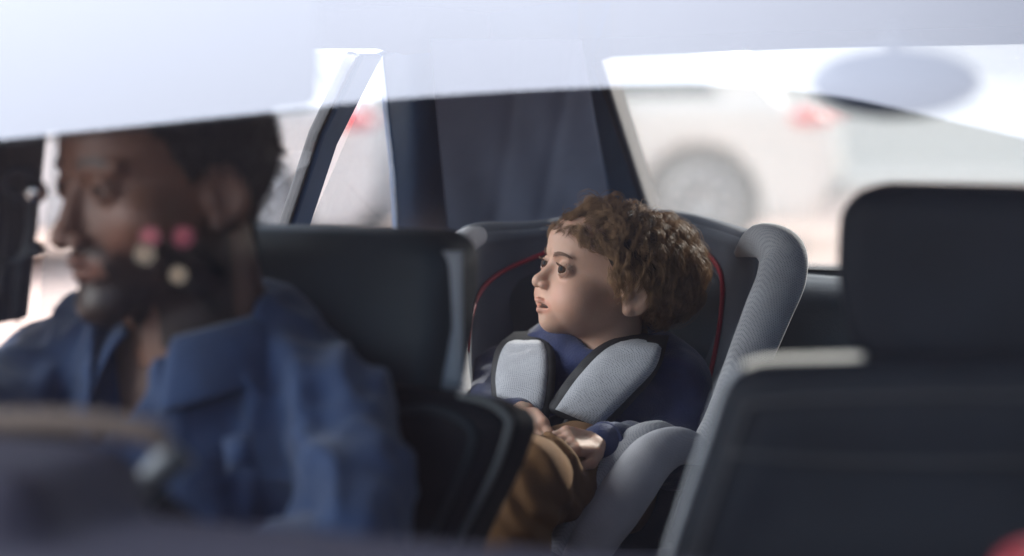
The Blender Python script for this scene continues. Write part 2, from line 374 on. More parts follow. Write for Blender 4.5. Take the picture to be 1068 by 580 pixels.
# lamp cluster under the added roof: seen only as a reflection on the windscreen over the driver's face
lc = refl(170, 255, ZC - .15)
lamp = empty('canopy_lamp', (lc[0], lc[1], ZC - .02), 'cluster of two pink and two cream bulbs mirrored over the cheek of the driver', 'lamp')
a, b = refl(118, 242, ZC - .12), refl(218, 120, ZC - .12)
def globe(name, col, st):
    m = bpy.data.materials.new(name); m.use_nodes = True; t = m.node_tree; t.nodes.clear(); o = t.nodes.new('ShaderNodeOutputMaterial')
    e = t.nodes.new('ShaderNodeEmission'); e.inputs['Color'].default_value = (*col, 1); e.inputs['Strength'].default_value = st; tr = t.nodes.new('ShaderNodeBsdfTransparent'); m_ = t.nodes.new('ShaderNodeMixShader'); m_.inputs['Fac'].default_value = .45
    t.links.new(tr.outputs[0], m_.inputs[1]); t.links.new(e.outputs[0], m_.inputs[2]); t.links.new(m_.outputs[0], o.inputs['Surface']); return m
for (px, py, c, st) in ((156, 247, (1, .36, .46), .62), (191, 247, (1, .32, .44), .42), (151, 265, (1, .86, .70), .6), (186, 287, (1, .84, .66), .62)):
    p = refl(px, py, ZC - .15); rb0 = .020 + .006 * rng.random(); V, F = uvs(p, (rb0, rb0, rb0), 18, 12); bb = mk('bulb', V, F, globe('frosted bulb', c, st * .55), lamp); V, F = uvs(p, (rb0 * .55,) * 3, 14, 10); mk('filament', V, F, emit('filament', c, st * .45), bb)
    V, F = tube([p + [0, 0, .025], [p[0], p[1], ZC]], .014, 10); mk('socket', V, F, M['plasticdark'], lamp)

# building behind the parked cars
bw = empty('building', (0, 24, 0), 'long pale plaster building far behind the parked cars', 'building')
V, F = box((-16, 24, 0), (16, 30, 6)); mk('wall', V, F, M['wall'], bw, smooth=False)
for k in range(7):
    x = -13 + k * 4.3
    V, F = box((x, 23.93, 1.0), (x + 1.6, 23.998, 2.5)); w = mk('window', V, F, M['darkglass'], bw, smooth=False)
    V, F = box((x - .1, 23.85, .9), (x + 1.7, 23.925, .99)); mk('sill', V, F, M['wall'], w, smooth=False)
V, F = box((-16.2, 23.8, 6.003), (16.2, 30.2, 6.2)); mk('roof', V, F, M['steel'], bw, smooth=False)
kb = mk('pavement', *box((-16, 20.5, .001), (16, 23.99, .13)), M['wall'], smooth=False); struct(kb)

# ------------------------------------------------------------------ parked cars outside (length along local x, front at +x)
def parked_car(name, label, paint, L_=4.3, W_=1.74, H=1.48, van=False):
    e = empty(name, (0, 0, 0), label, 'car', 'white cars parked beyond the car')
    x0, x1 = -L_ / 2, L_ / 2
    prof = [(x0 + .02, .32), (x0, .55), (x0 + .03, .82), (x0 + .16, .98), (x0 + .5, 1.0), (-.2, .97), (1.0, .93), (x1 - .35, .80), (x1 - .05, .66), (x1, .45), (x1 - .04, .25), (x0 + .05, .22)]
    sec = [(-1, -.06), (-.97, 0), (0, .02), (.97, 0), (1, -.06)]
    def bodyd(G):
        q = G.copy(); d = None
        z = G[..., 2]; x = G[..., 0]
        top = np.interp(x, [x0, x0 + .12, x0 + .6, 0, 1.0, x1 - .35, x1], [.80, .96, .99, .97, .93, .80, .62])
        bot = np.interp(x, [x0, x0 + .15, x1 - .15, x1], [.38, .22, .22, .34])
        half = W_ / 2 * (1 - .10 * np.clip((np.abs(x) - 1.4) / .8, 0, 1) ** 2) - .04 * np.clip(.5 - z, 0, 1)
        d = np.maximum(np.maximum(z - top, bot - z), np.abs(x) - L_ / 2); d = smax(d, np.abs(G[..., 1]) - half, .06)
        for wx in (-L_ * .31, L_ * .31):
            wd = np.hypot(x - wx, z - .33) - .39; wd = np.maximum(wd, .55 - np.abs(G[..., 1])); d = smax(d, -wd, .02)
        gt = np.interp(x, [x0 + .25, x0 + .75, -.6, .35, 1.15], [.96, H - .06, H, H - .02, .92])
        gh = np.interp(z, [.9, H], [W_ / 2 - .06, W_ / 2 - .26])
        g = smax(np.maximum(z - gt, .8 - z), np.abs(G[..., 1]) - gh, .07); g = np.maximum(g, np.maximum(x0 + .25 - x, x - 1.15))
        return smin(d, g, .05)
    V, F = nets(bodyd, (x0 - .05, -W_ / 2 - .05, .15), (x1 + .05, W_ / 2 + .05, H + .06), .045)
    mk('body', V, F, paint, e)
    for s in (-1, 1):
        def side(pts, off):
            o = []
            for x, z in pts:
                gh = np.interp(z, [.9, H], [W_ / 2 - .06, W_ / 2 - .26]); o.append((x, s * (gh + off), z))
            return o
        for nm, pts in (('rear_window', [(x0 + .72, 1.03), (x0 + .9, H - .12), (-.55, H - .1), (-.42, 1.02)]), ('front_window', [(-.36, 1.02), (-.46, H - .1), (.3, H - .12), (.95, 1.0)])):
            V, F = prism(side(pts, -.004), (0, s * .02, 0)); mk(nm.replace('rear_', '').replace('front_', ''), V, F, M['darkglass'], e, smooth=False)
        for wx in (-L_ * .31, L_ * .31):
            V, F = tube([(wx, s * (W_ / 2 - .24), .33), (wx, s * (W_ / 2 - .02), .33)], .33, 26, upv=(0, 0, 1)); w = mk('wheel', V, F, M['tyre'], e)
            parts = [tube([(wx, s * (W_ / 2 - .03), .33), (wx, s * (W_ / 2 - .012), .33)], .06, 12, upv=(0, 0, 1))]
            for k in range(10):
                a = k * math.pi / 5; parts.append(tube([(wx + .04 * math.cos(a), s * (W_ / 2 - .015), .33 + .04 * math.sin(a)), (wx + .21 * math.cos(a), s * (W_ / 2 - .015), .33 + .21 * math.sin(a))], .018, 6))
            parts.append(tube([(wx + .22 * math.cos(a), s * (W_ / 2 - .014), .33 + .22 * math.sin(a)) for a in np.linspace(0, 2 * math.pi, 25)], .02, 6, caps=False))
            mk('rim', *join(*parts), M['rim'], w)
        V, F = uvs((x0 + .16, s * (W_ / 2 - .17), .89), (.17, .17, .075), 16, 10); mk('taillight', V, F, M['taillight'], e)
        V, F = uvs((x1 - .22, s * (W_ / 2 - .25), .62), (.16, .16, .07), 16, 10); mk('headlight', V, F, M['chrome'], e)
        V, F = uvs((.85, s * (W_ / 2 + .06), .98), (.06, .1, .07), 12, 8); mk('side_mirror', V, F, paint, e)
    V, F = prism([(x0 + .30, -W_ / 2 + .24, 1.03), (x0 + .30, W_ / 2 - .24, 1.03), (x0 + .66, W_ / 2 - .34, H - .12), (x0 + .66, -W_ / 2 + .34, H - .12)], (-.035, 0, .02)); mk('rear_windscreen', V, F, M['darkglass'], e, smooth=False)
    V, F = box((x0 - .03, -.26, .52), (x0 - .004, .26, .63)); mk('number_plate', V, F, M['plate'], e, smooth=False)
    V, F = box((x0 - .02, -.7, .34), (x0 + .1, .7, .44)); mk('bumper', V, F, M['plasticdark'], e, smooth=False)
    return e
def copy_tree(o, parent=None):
    c = o.copy(); COL.objects.link(c); c.parent = parent
    for ch in list(o.children): copy_tree(ch, c)
    return c
c0 = parked_car('parked_car', 'white hatchback with its rear wheel and red tail light showing through the rear window', M['white'])
c0.location = (0.10, 15.4, 0); c0.rotation_euler = (0, 0, R(180 - 12))
c1 = copy_tree(c0); c1['label'] = 'white car whose tail light glows red behind the side window, left of the sunshade cloth'
c1.location = (-3.10, 14.0, 0); c1.rotation_euler = (0, 0, R(180 + 12))
c2 = copy_tree(c0); c2['label'] = 'white car cut by the right edge of the photo, behind the passenger headrest'
c2.location = (6.5, 16.5, 0); c2.rotation_euler = (0, 0, R(8))

# ------------------------------------------------------------------ the car we look into
UC = .0
car = empty('car', tuple(C(UC, .3, 0)), 'car seen through its windscreen, dark leather seats and blue grey trim', 'car')
def side_panel(name, px, thick=.03, m=None, pl=SIDE, out=None, parent=car, inset=0.0, mirror=False):
    pts = np.array([hit(x, y, pl) for x, y in px]); n = np.cross(pl[1] - pl[0], pl[2] - pl[0]); n /= np.linalg.norm(n)
    cc = C(0, .5, 1.0)
    if np.dot(n, pts.mean(0) - cc) < 0: n = -n
    pts = pts - n * inset
    V, F = prism(pts, n * thick); o = mk(name, V, F, m or M['plastic'], parent, smooth=False)
    bv = o.modifiers.new('bevel', 'BEVEL'); bv.width = .004; bv.segments = 2; bv.limit_method = 'ANGLE'
    return o
# roof
def roofz(u, v): return 1.405 - .05 * (u / .6) ** 2 - .03 * max(0, (v - .8)) ** 1.5
V, F = grid(lambda a, b: C(-.56 + 1.12 * a, -.20 + 1.35 * b, roofz(-.56 + 1.12 * a, -.20 + 1.35 * b)), 16, 16)
V, F = solid(V, F, np.tile([0, 0, .012], (len(V), 1))); mk('headliner', V, F, M['headliner'], car)
V, F = grid(lambda a, b: C(-.60 + 1.20 * a, -.22 + 1.39 * b, roofz(-.56 + 1.12 * a, -.20 + 1.35 * b) + .05 - .04 * (2 * a - 1) ** 4), 20, 20)
V, F = solid(V, F, np.tile([0, 0, -.02], (len(V), 1))); mk('roof', V, F, M['paint'], car)
# windscreen
WU = (C(0, -.28, 1.37) - C(0, -1.02, .945)) * .09
wq = [C(-.70, -1.02, .945), C(.70, -1.02, .945), C(.56, -.28, 1.37) + WU, C(-.56, -.28, 1.37) + WU]
V, F = grid(lambda a, b: (wq[0] * (1 - a) + wq[1] * a) * (1 - b) + (wq[3] * (1 - a) + wq[2] * a) * b, 4, 4)
F = [f if np.dot(np.cross(V[f[1]] - V[f[0]], V[f[2]] - V[f[0]]), WN) > 0 else f[::-1] for f in F]
mk('windscreen', V, F, M['winglass'], car, smooth=False, flip=False)
def pillar(name, a, b, r, m, flat=.6): mk(name, *tube([a, b], r, 12, flat=flat), m, car)
for s in (-1, 1):
    mk('windscreen_pillar', *tube([C(s * .74, -1.06, .93), C(s * .66, -.64, 1.18), C(s * .585, -.26, 1.385)], .032, 12, flat=.8, sub=5), M['paint'], car)
    mk('pillar_trim', *tube([C(s * .70, -1.0, .92), C(s * .62, -.58, 1.17), C(s * .555, -.24, 1.355)], .026, 12, flat=.8, sub=5), M['plasticdark'], car)
mk('header_rail', *tube([C(-.58, -.20, 1.425), C(0, -.21, 1.44), C(.58, -.20, 1.425)], .03, 12, sub=6, flat=.6), M['paint'], car)
# bonnet, wings, doors: the outside of the car
V, F = grid(lambda a, b: C(-.74 + 1.48 * a, -2.05 + 1.0 * b, .74 + .19 * b ** .7 + .035 * math.cos((a - .5) * math.pi) - .05 * (1 - b) ** 3), 20, 14)
V, F = solid(V, F, np.tile([0, 0, -.015], (len(V), 1))); mk('bonnet', V, F, M['paint'], car)
mk('cowl', *carbox((-.70, -1.09, .885), (.70, -1.0, .925)), M['plasticdark'], car, smooth=False)
for s in (-1, 1):
    def wing(a, b):
        v = -2.05 + 4.2 * a; top = .72 + .20 * min(1, (v + 2.05) / 1.0); return C(s * (.745 + .09 * math.sin(b * math.pi) ** .6), v, .25 + (top - .25) * b)
    V, F = grid(wing, 40, 10)
    keep = []
    for f in F:
        c = V[list(f)].mean(0); u_, v_, z_ = tocar(c)
        if min(math.hypot(v_ + 1.42, z_ - .32), math.hypot(v_ - 1.35, z_ - .32)) > .37: keep.append(f)
    mk('body_side', V, keep, M['paint'], car, flip=False)
    for wv in (-1.42, 1.35):
        w = mk('wheel', *tube([C(s * .60, wv, .32), C(s * .80, wv, .32)], .31, 28, upv=(0, 0, 1)), M['tyre'], car)
        mk('rim', *tube([C(s * .795, wv, .32), C(s * .81, wv, .32)], .2, 20, upv=(0, 0, 1)), M['rim'], w)
    mk('headlight', *uvs(C(s * .58, -2.05, .64), (.15, .09, .07), 18, 12), M['chrome'], car)
mk('front_bumper', *tube([C(-.78, -1.9, .45), C(-.5, -2.12, .45), C(.5, -2.12, .45), C(.78, -1.9, .45)], .14, 14, sub=5, flat=1.4), M['paint'], car)
mk('floor', *carbox((-.72, -1.0, .2), (.72, 1.9, .24)), M['plasticdark'], car, smooth=False)
# left side, traced from where the frames stand
side_panel('door_pillar', [(-90, 20), (64, 20), (50, 142), (30, 332), (-90, 360)], .05, M['plasticdark'])
side_panel('window_divider', [(300, 246), (318, 246), (350, 150), (397, 57), (376, 57), (335, 140)], .012, M['plastic'], inset=.004)
side_panel('window_divider_seal', [(296, 246), (300, 246), (335, 140), (376, 57), (371, 57), (331, 140)], .015, M['plasticdark'])
side_panel('roof_rail', [(-200, 51), (62, 52), (333, 52), (396, 52), (420, 60), (540, 50), (560, 0), (300, 10), (-200, -10)], .03, M['headliner'])
side_panel('quarter_trim', [(418, 300), (412, 180), (399, 58), (420, 50), (530, 46), (560, 300)], .012, M['plastic'])
V = Ca([(-.71, -1.0, .30), (-.71, 1.35, .30), (-.695, 1.35, .965), (-.695, .0, .95), (-.695, -1.0, .93)]); mk('door_trim', *prism(V, C(-.03, 0, 0) - C(0, 0, 0)), M['plasticdark'], car, smooth=False)
V = Ca([(.71, -1.0, .30), (.71, 1.35, .30), (.695, 1.35, .965), (.695, .0, .95), (.695, -1.0, .93)]); mk('door_trim', *prism(V, C(.03, 0, 0) - C(0, 0, 0)), M['plasticdark'], car, smooth=False)
g = [hit(*q, SIDE) for q in ((40, 330), (301, 246), (376, 57), (62, 52))]; g2 = [hit(*q, SIDE) for q in ((318, 246), (418, 243), (399, 58))]
mk('side_window', np.array(g), [(0, 1, 2, 3)], M['sideglass'], car, smooth=False, flip=False)
mk('quarter_window', np.array(g2), [(0, 1, 2)], M['sideglass'], car, smooth=False, flip=False)
sg = Ca([(-.70, -.05, .93), (-.70, -.92, .93), (-.555, -.25, 1.31), (-.55, -.05, 1.31)]); mk('side_window', sg, [(0, 1, 2, 3)], M['sideglass'], car, smooth=False, flip=False)
# right side: frames outside the picture
sx = lambda v, z: (.70 - .16 * (z - .93) / .4, v, z)
for nm, pts in (('door_pillar', [sx(.0, .93), sx(.1, .93), sx(.1, 1.33), sx(.0, 1.33)]), ('quarter_trim', [sx(1.0, .93), sx(1.5, .93), sx(1.25, 1.2), sx(1.1, 1.33), sx(.85, 1.33)]), ('roof_rail', [sx(-.3, 1.31), sx(1.2, 1.31), sx(1.2, 1.38), sx(-.3, 1.38)])):
    mk(nm, *prism(Ca(pts), C(.03, 0, 0) - C(0, 0, 0)), M['plastic'], car, smooth=False)
for pts in ([sx(.1, .93), sx(1.0, .93), sx(.85, 1.31), sx(.1, 1.31)], [sx(-.05, .93), sx(-.92, .93), sx(-.25, 1.31), sx(-.05, 1.31)]):
    mk('side_window', Ca(pts), [(0, 1, 2, 3)], M['sideglass'], car, smooth=False, flip=False)
# rear window with its frame
rp = lambda px, py: hit(px, py, REAR)
side_panel('rear_pillar', [(505, 0), (505, 300), (690, 300), (676, 232), (655, 168), (622, 64), (640, 58), (640, 0)], .04, M['plastic'], REAR)
side_panel('rear_seal', [(618, 64), (628, 63), (662, 168), (684, 236), (696, 300), (688, 300), (674, 232), (653, 168)], .05, M['plasticdark'], REAR, inset=.006)
side_panel('rear_header', [(600, 0), (1500, -40), (1500, 32), (1068, 47), (840, 52), (700, 57), (640, 60), (628, 64), (600, 60)], .04, M['headliner'], REAR)
mk('rear_window', np.array([rp(600, 40), rp(660, 300), rp(1330, 310), rp(1330, 20)]), [(0, 1, 2, 3)], M['rearglass'], car, smooth=False, flip=False)
mk('rear_pillar', *prism([rp(1320, 0), rp(1290, 310), rp(1500, 310), rp(1500, 0)], WN * .02), M['plastic'], car, smooth=False)
mk('parcel_shelf', *carbox((-.62, 1.18, .885), (.62, 1.72, .905)), M['seatfabric'], car, smooth=False)
mk('boot_lid', *carbox((-.68, 1.72, .86), (.68, 2.1, .90)), M['paint'], car, smooth=False)
mk('rear_seal_bottom', *tube([C(-.6, 1.695, .925), C(.62, 1.695, .925)], .014, 10), M['plasticdark'], car)
# bench
def bench(G):
    u, v, z = tocar(G); q = np.stack([u - .0, v - 1.10 - (z - .75) * .18, z - .755], -1)
    d = rbox(q, (.66, .085, .225), .06)
    d = d + .006 * np.cos(u * 2 * math.pi / .44) * np.clip((z - .6) * 3, 0, 1)
    q2 = np.stack([u, v - .80, z - .47], -1); return smin(d, rbox(q2, (.66, .32, .10), .06), .03)
lo = np.array([-.75, 2.4, .34]); hi = np.array([1.15, 3.7, 1.02])
rb_ = mk('rear_seat', *nets(bench, lo, hi, .014), mat('slate bench leather', (.055, .070, .080), .42, .3, 8, .35, 420, spec=.5), car)
mk('seam', *tube([C(u, 1.135 - .0, .984 - .004 * 0) for u in np.linspace(-.6, .6, 12)], .0022, 6), M['web'], rb_)
# ---- front seats
def seatshape(poly_px, D, label, hr, thick=.10, tilt=.0):
    """backrest outline traced in the seat plane, given real thickness, plus headrest"""
    pl = (P(300, 300, D), P(300, 300, D) + (C(1, 0, 0) - C(0, 0, 0)), P(300, 300, D) + np.array([.05, .12, 1.0]))
    pts = np.array([hit(x, y, pl) for x, y in poly_px]); o = pts.mean(0)
    ex = C(1, 0, 0) - C(0, 0, 0); ey = np.array([.05, .12, 1.0]); ey /= np.linalg.norm(ey); ez = np.cross(ex, ey)
    if ez[1] < 0: ez = -ez
    q = np.stack([(pts - o) @ ex, (pts - o) @ ey], 1)
    def pd(x, y):
        n = len(q); d = np.full(x.shape, 1e9, np.float32); s = np.ones(x.shape, np.float32)
        for i in range(n):
            a, b = q[i], q[(i + 1) % n]; e = b - a; wx, wy = x - a[0], y - a[1]
            t = np.clip((wx * e[0] + wy * e[1]) / (e @ e), 0, 1); d = np.minimum(d, (wx - t * e[0]) ** 2 + (wy - t * e[1]) ** 2)
            c = (a[1] <= y) & (b[1] > y) & (e[0] * wy > e[1] * wx) | (a[1] > y) & (b[1] <= y) & (e[0] * wy < e[1] * wx); s = np.where(c, -s, s)
        return s * np.sqrt(d)
    def fn(G):
        r = G - o.astype(np.float32); x = r @ ex.astype(np.float32); y = r @ ey.astype(np.float32); z = r @ ez.astype(np.float32)
        d2 = pd(x, y); rr = .028
        w = np.stack([d2 + rr, np.abs(z + .35 * np.clip(.06 + d2, 0, .06) ** 1.0 * 0) - thick / 2 + rr], -1)
        bol = -.018 * np.clip(1 - np.abs(d2 + .05) / .04, 0, 1)     # raised bolster rim
        return np.minimum(w.max(-1), 0) + np.linalg.norm(np.maximum(w, 0), axis=-1) - rr + np.where(z < 0, bol, 0) * .2
    V, F = nets(fn, pts.min(0) - .1, pts.max(0) + .1, .008)
    return V, F, ex, ey, ez, pl
sp = [(-60, 640), (-20, 470), (10, 415), (60, 402), (250, 398), (425, 402), (515, 414), (545, 428), (552, 444), (535, 490), (500, 560), (470, 640)]
V, F, ex, ey, ez, pl = seatshape(sp, 2.36, '', None)
ds = mk('front_seat', V, F, M['leather'], car, label='seat of the driver, dark leather')
mk('piping', *tube(np.array([hit(x, y, pl) for x, y in [(500, 411), (530, 419), (548, 432), (551, 446), (536, 490), (505, 550), (480, 600)]]) - ez * .055, .0035, 8, sub=4), mat('grey piping', (.12, .13, .13), .5), ds)
mk('bolster_seam', *tube(np.array([hit(x, y, pl) for x, y in [(425, 430), (470, 425), (505, 438), (515, 460), (490, 520), (450, 600)]]) - ez * .056, .004, 8, sub=4), M['leather2'], ds)
sp = [(690, 640), (712, 560), (742, 470), (762, 405), (775, 388), (800, 378), (900, 375), (1150, 372), (1300, 376), (1350, 400), (1370, 640)]
V, F, ex, ey, ez, pl = seatshape(sp, 2.04, '', None)
ps = mk('front_seat', V, F, M['leather'], car, label='empty passenger seat with piping along its top edge, sunlight painted as cream')
mk('piping', *tube(np.array([hit(x, y, pl) for x, y in [(905, 374), (850, 375), (803, 377), (782, 384)]]) - ez * .014, .0046, 8, sub=6), M['piping'], ps)
mk('piping', *tube(np.array([hit(x, y, pl) for x, y in [(782, 384), (768, 398), (750, 448), (722, 530), (690, 630)]]) - ez * .030, .0030, 8, sub=6), M['leathertrim'], ps)
for pts in ([(800, 420), (900, 414), (1100, 412), (1300, 416)], [(800, 420), (782, 470), (752, 560), (735, 640)], [(776, 470), (900, 478), (1100, 480), (1340, 484)]):
    mk('seam', *tube(np.array([hit(x, y, pl) for x, y in pts]) - ez * .0555, .0022, 6, sub=6), M['web'], ps)
def headrest(px0, px1, py0, py1, D, m, parent, rnd=.05, th=.055):
    a = P(px0, py0, D); b = P(px1, py1, D - .375 / .927 * 0); w = (px1 - px0) / FPX * D / math.cos(TH) / 2; h = (a[2] - b[2]) / 2
    c = P((px0 + px1) / 2, (py0 + py1) / 2, D)
    ex = C(1, 0, 0) - C(0, 0, 0); ezv = C(0, 1, 0) - C(0, 0, 0)
    def fn(G):
        r = G - c.astype(np.float32); x = r @ ex.astype(np.float32); y = r @ ezv.astype(np.float32); z = r[..., 2]
        y = y - .12 * (z) - 1.2 * x * x * 0; wz = w - .02 * np.clip(-z / h, 0, 1)
        dx = np.abs(x) - (wz - rnd); dz = np.abs(z) - (h - rnd)
        d2 = np.hypot(np.maximum(dx, 0), np.maximum(dz, 0)) + np.minimum(np.maximum(dx, dz), 0) - rnd
        ww = np.stack([d2 + .028, np.abs(y) - th + .028], -1)
        return np.minimum(ww.max(-1), 0) + np.linalg.norm(np.maximum(ww, 0), axis=-1) - .028
    hr = mk('headrest', *nets(fn, c - [w + .06, w * .5 + .1, h + .04], c + [w + .06, w * .5 + .1, h + .04], .007), m, parent)
    for s in (-1, 1): mk('headrest_post', *tube([c + ex * s * .06 - [0, 0, h - .02], c + ex * s * .06 - [0, 0, h + .06]], .006, 10), M['chrome'], parent)
    return hr
headrest(889, 1195, 195, 384, 2.04, M['leather'], ps, rnd=.038)
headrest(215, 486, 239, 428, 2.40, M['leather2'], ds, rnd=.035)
# lit side of the headrest, the light put into its pale colour
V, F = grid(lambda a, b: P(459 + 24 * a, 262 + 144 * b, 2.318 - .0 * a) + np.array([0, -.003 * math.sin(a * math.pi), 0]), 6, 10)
V, F = solid(V, F, np.tile([0, .004, 0], (len(V), 1))); mk('headrest_lit_side', V, F, M['leathertrim'], ds)
# ---- sun visor of the driver, folded down
V, F = prism([hit(x_, y_, WPL) + ray(x_, y_) * .07 for x_, y_ in ((-80, -18), (333, -18), (333, 92), (330, 109), (318, 114), (-80, 158))], (0, .018, 0)); o = mk('sun_visor', V, F, mat('visor vinyl', (.010, .011, .014), .95), car, smooth=False)
bv_ = o.modifiers.new('bevel', 'BEVEL'); bv_.width = .005; bv_.segments = 3
# ---- belt and its rings on the left pillar
b1 = np.array([P(2, 150, 2.28), P(6, 200, 2.27), P(4, 260, 2.26), P(-12, 340, 2.25)])
sb = mk('seat_belt', *tube(b1, .022, 10, flat=.08, upv=(.9, .3, 0), sub=4), M['web'], car)
mk('belt_ring', *tube([P(22 + 17 * math.cos(a), 192 + 15 * math.sin(a), 2.25) for a in np.linspace(0, 2 * math.pi, 20)], .006, 8, caps=False), M['plasticdark'], sb)
mk('belt_bolt', *tube([P(38, 200, 2.24), P(38, 200, 2.28)], .012, 12), M['chrome'], sb)
mk('belt_stalk', *tube([P(31, 180, 2.25), P(33, 240, 2.25), P(20, 280, 2.25), P(17, 335, 2.25)], .006, 8, sub=4), M['plasticdark'], sb)
mk('belt_buckle', *tube([P(6, 275, 2.25), P(24, 270, 2.25), P(36, 258, 2.25), P(42, 268, 2.25)], .008, 8, sub=4), M['plasticdark'], sb)
# ---- mirror, dash, wheel
mc = P(934, 86, 1.70)
mi_ = mk('rear_view_mirror', *uvs(mc, (.066, .022, .0275), 36, 20), M['mirrorhousing'], car)
mk('mirror_stalk', *tube([mc + [0, 0, .015], mc + [.0, .01, .045]], .007, 10), M['plasticdark'], mi_)
def dash(G):
    u, v, z = tocar(G); q = np.stack([u, v + .80, z - .86 - .0 * u], -1); d = rbox(q, (.69, .22, .10), .05)
    q = np.stack([u + .285, v + .66, z - .955], -1); b_ = rbox(q, (.17, .10, .05), .04)
    return smin(d, b_, .03)
da = mk('dashboard', *nets(dash, C(-.05, -.8, .70) - [.85, .65, 0], C(-.05, -.8, 1.04) + [.85, .65, 0], .012), M['dash'], car)
mk('highlight_strip', *tube([P(-60, 444, 1.60), P(0, 440, 1.58), P(80, 441, 1.56), P(150, 450, 1.55), P(175, 462, 1.55)], .009, 10, sub=4), mat('tan highlight', (.12, .085, .065), .7), da)  # tan tube stands in for the highlight on the binnacle's top rim
0 and mk('cable', *tube([hit(x_, y_, WPL) + ray(x_, y_) * .03 for x_, y_ in ((120, 316), (300, 320), (500, 326), (690, 348), (770, 372), (860, 400), (960, 425), (1100, 446))], .0022, 8, sub=4), M['web'], car)
wc = P(62, 640, 1.86); wd = C(0, .92, 0) - C(0, 0, 0) + np.array([0, 0, .42]); wd /= np.linalg.norm(wd)
wx = C(1, 0, 0) - C(0, 0, 0); wy = np.cross(wx, wd); wy *= np.sign(wy[2])
ring = [wc + .182 * (math.cos(a) * wx + math.sin(a) * wy) for a in np.linspace(0, 2 * math.pi, 61)]
sw = mk('steering_wheel', *tube(ring, .0145, 12, caps=False), M['leather'], car)
mk('wheel_hub', *uvs(wc - wd * .0, (.065, .03, .06), 20, 12), M['plasticdark'], sw)
for a in (0, math.pi, -math.pi / 2): mk('spoke', *tube([wc, wc + .175 * (math.cos(a) * wx + math.sin(a) * wy)], .018, 10, flat=.5), M['steel'], sw)
mk('indicator_stalk', *tube([P(186, 470, 1.72), P(176, 482, 1.72), P(130, 530, 1.72), P(60, 610, 1.74)], [.017, .014, .011, .010], 12, sub=4), M['steel'], car)

# ------------------------------------------------------------------ dark cloth hung over the quarter pillar
def clothp(a, b):
    x = (448 * (1 - b) + 468 * b) * (1 - a) + (606 * (1 - b) + 645 * b) * a; y = (40 * (1 - b) + 262 * b)
    l_ = hit(450, y, SIDE)[1] - .05; r_ = hit(630, y, REAR)[1] - .06
    D = l_ + (r_ - l_) * a - .10 * math.sin(a * math.pi) * 0
    t = a * 9 - b * 3.2
    f = .005 * math.sin(t * 1.7 + 1) * (0.3 + b) + .006 * math.exp(-((a - .25 - .35 * (1 - b)) / .045) ** 2) + .010 * math.exp(-((a - .5 - .45 * (1 - b)) / .05) ** 2) + .002 * math.sin(13 * a + 5 * b)
    return P(x, y, D - f * .8)
V, F = grid(clothp, 80, 60); V, F = solid(V, F, np.tile([0, .003, 0], (len(V), 1)))
o = mk('sunshade_cloth', V, F, M['cloth']); tag(o, 'dark blue sunshade cloth hung in soft folds between the two rear windows', 'sunshade')

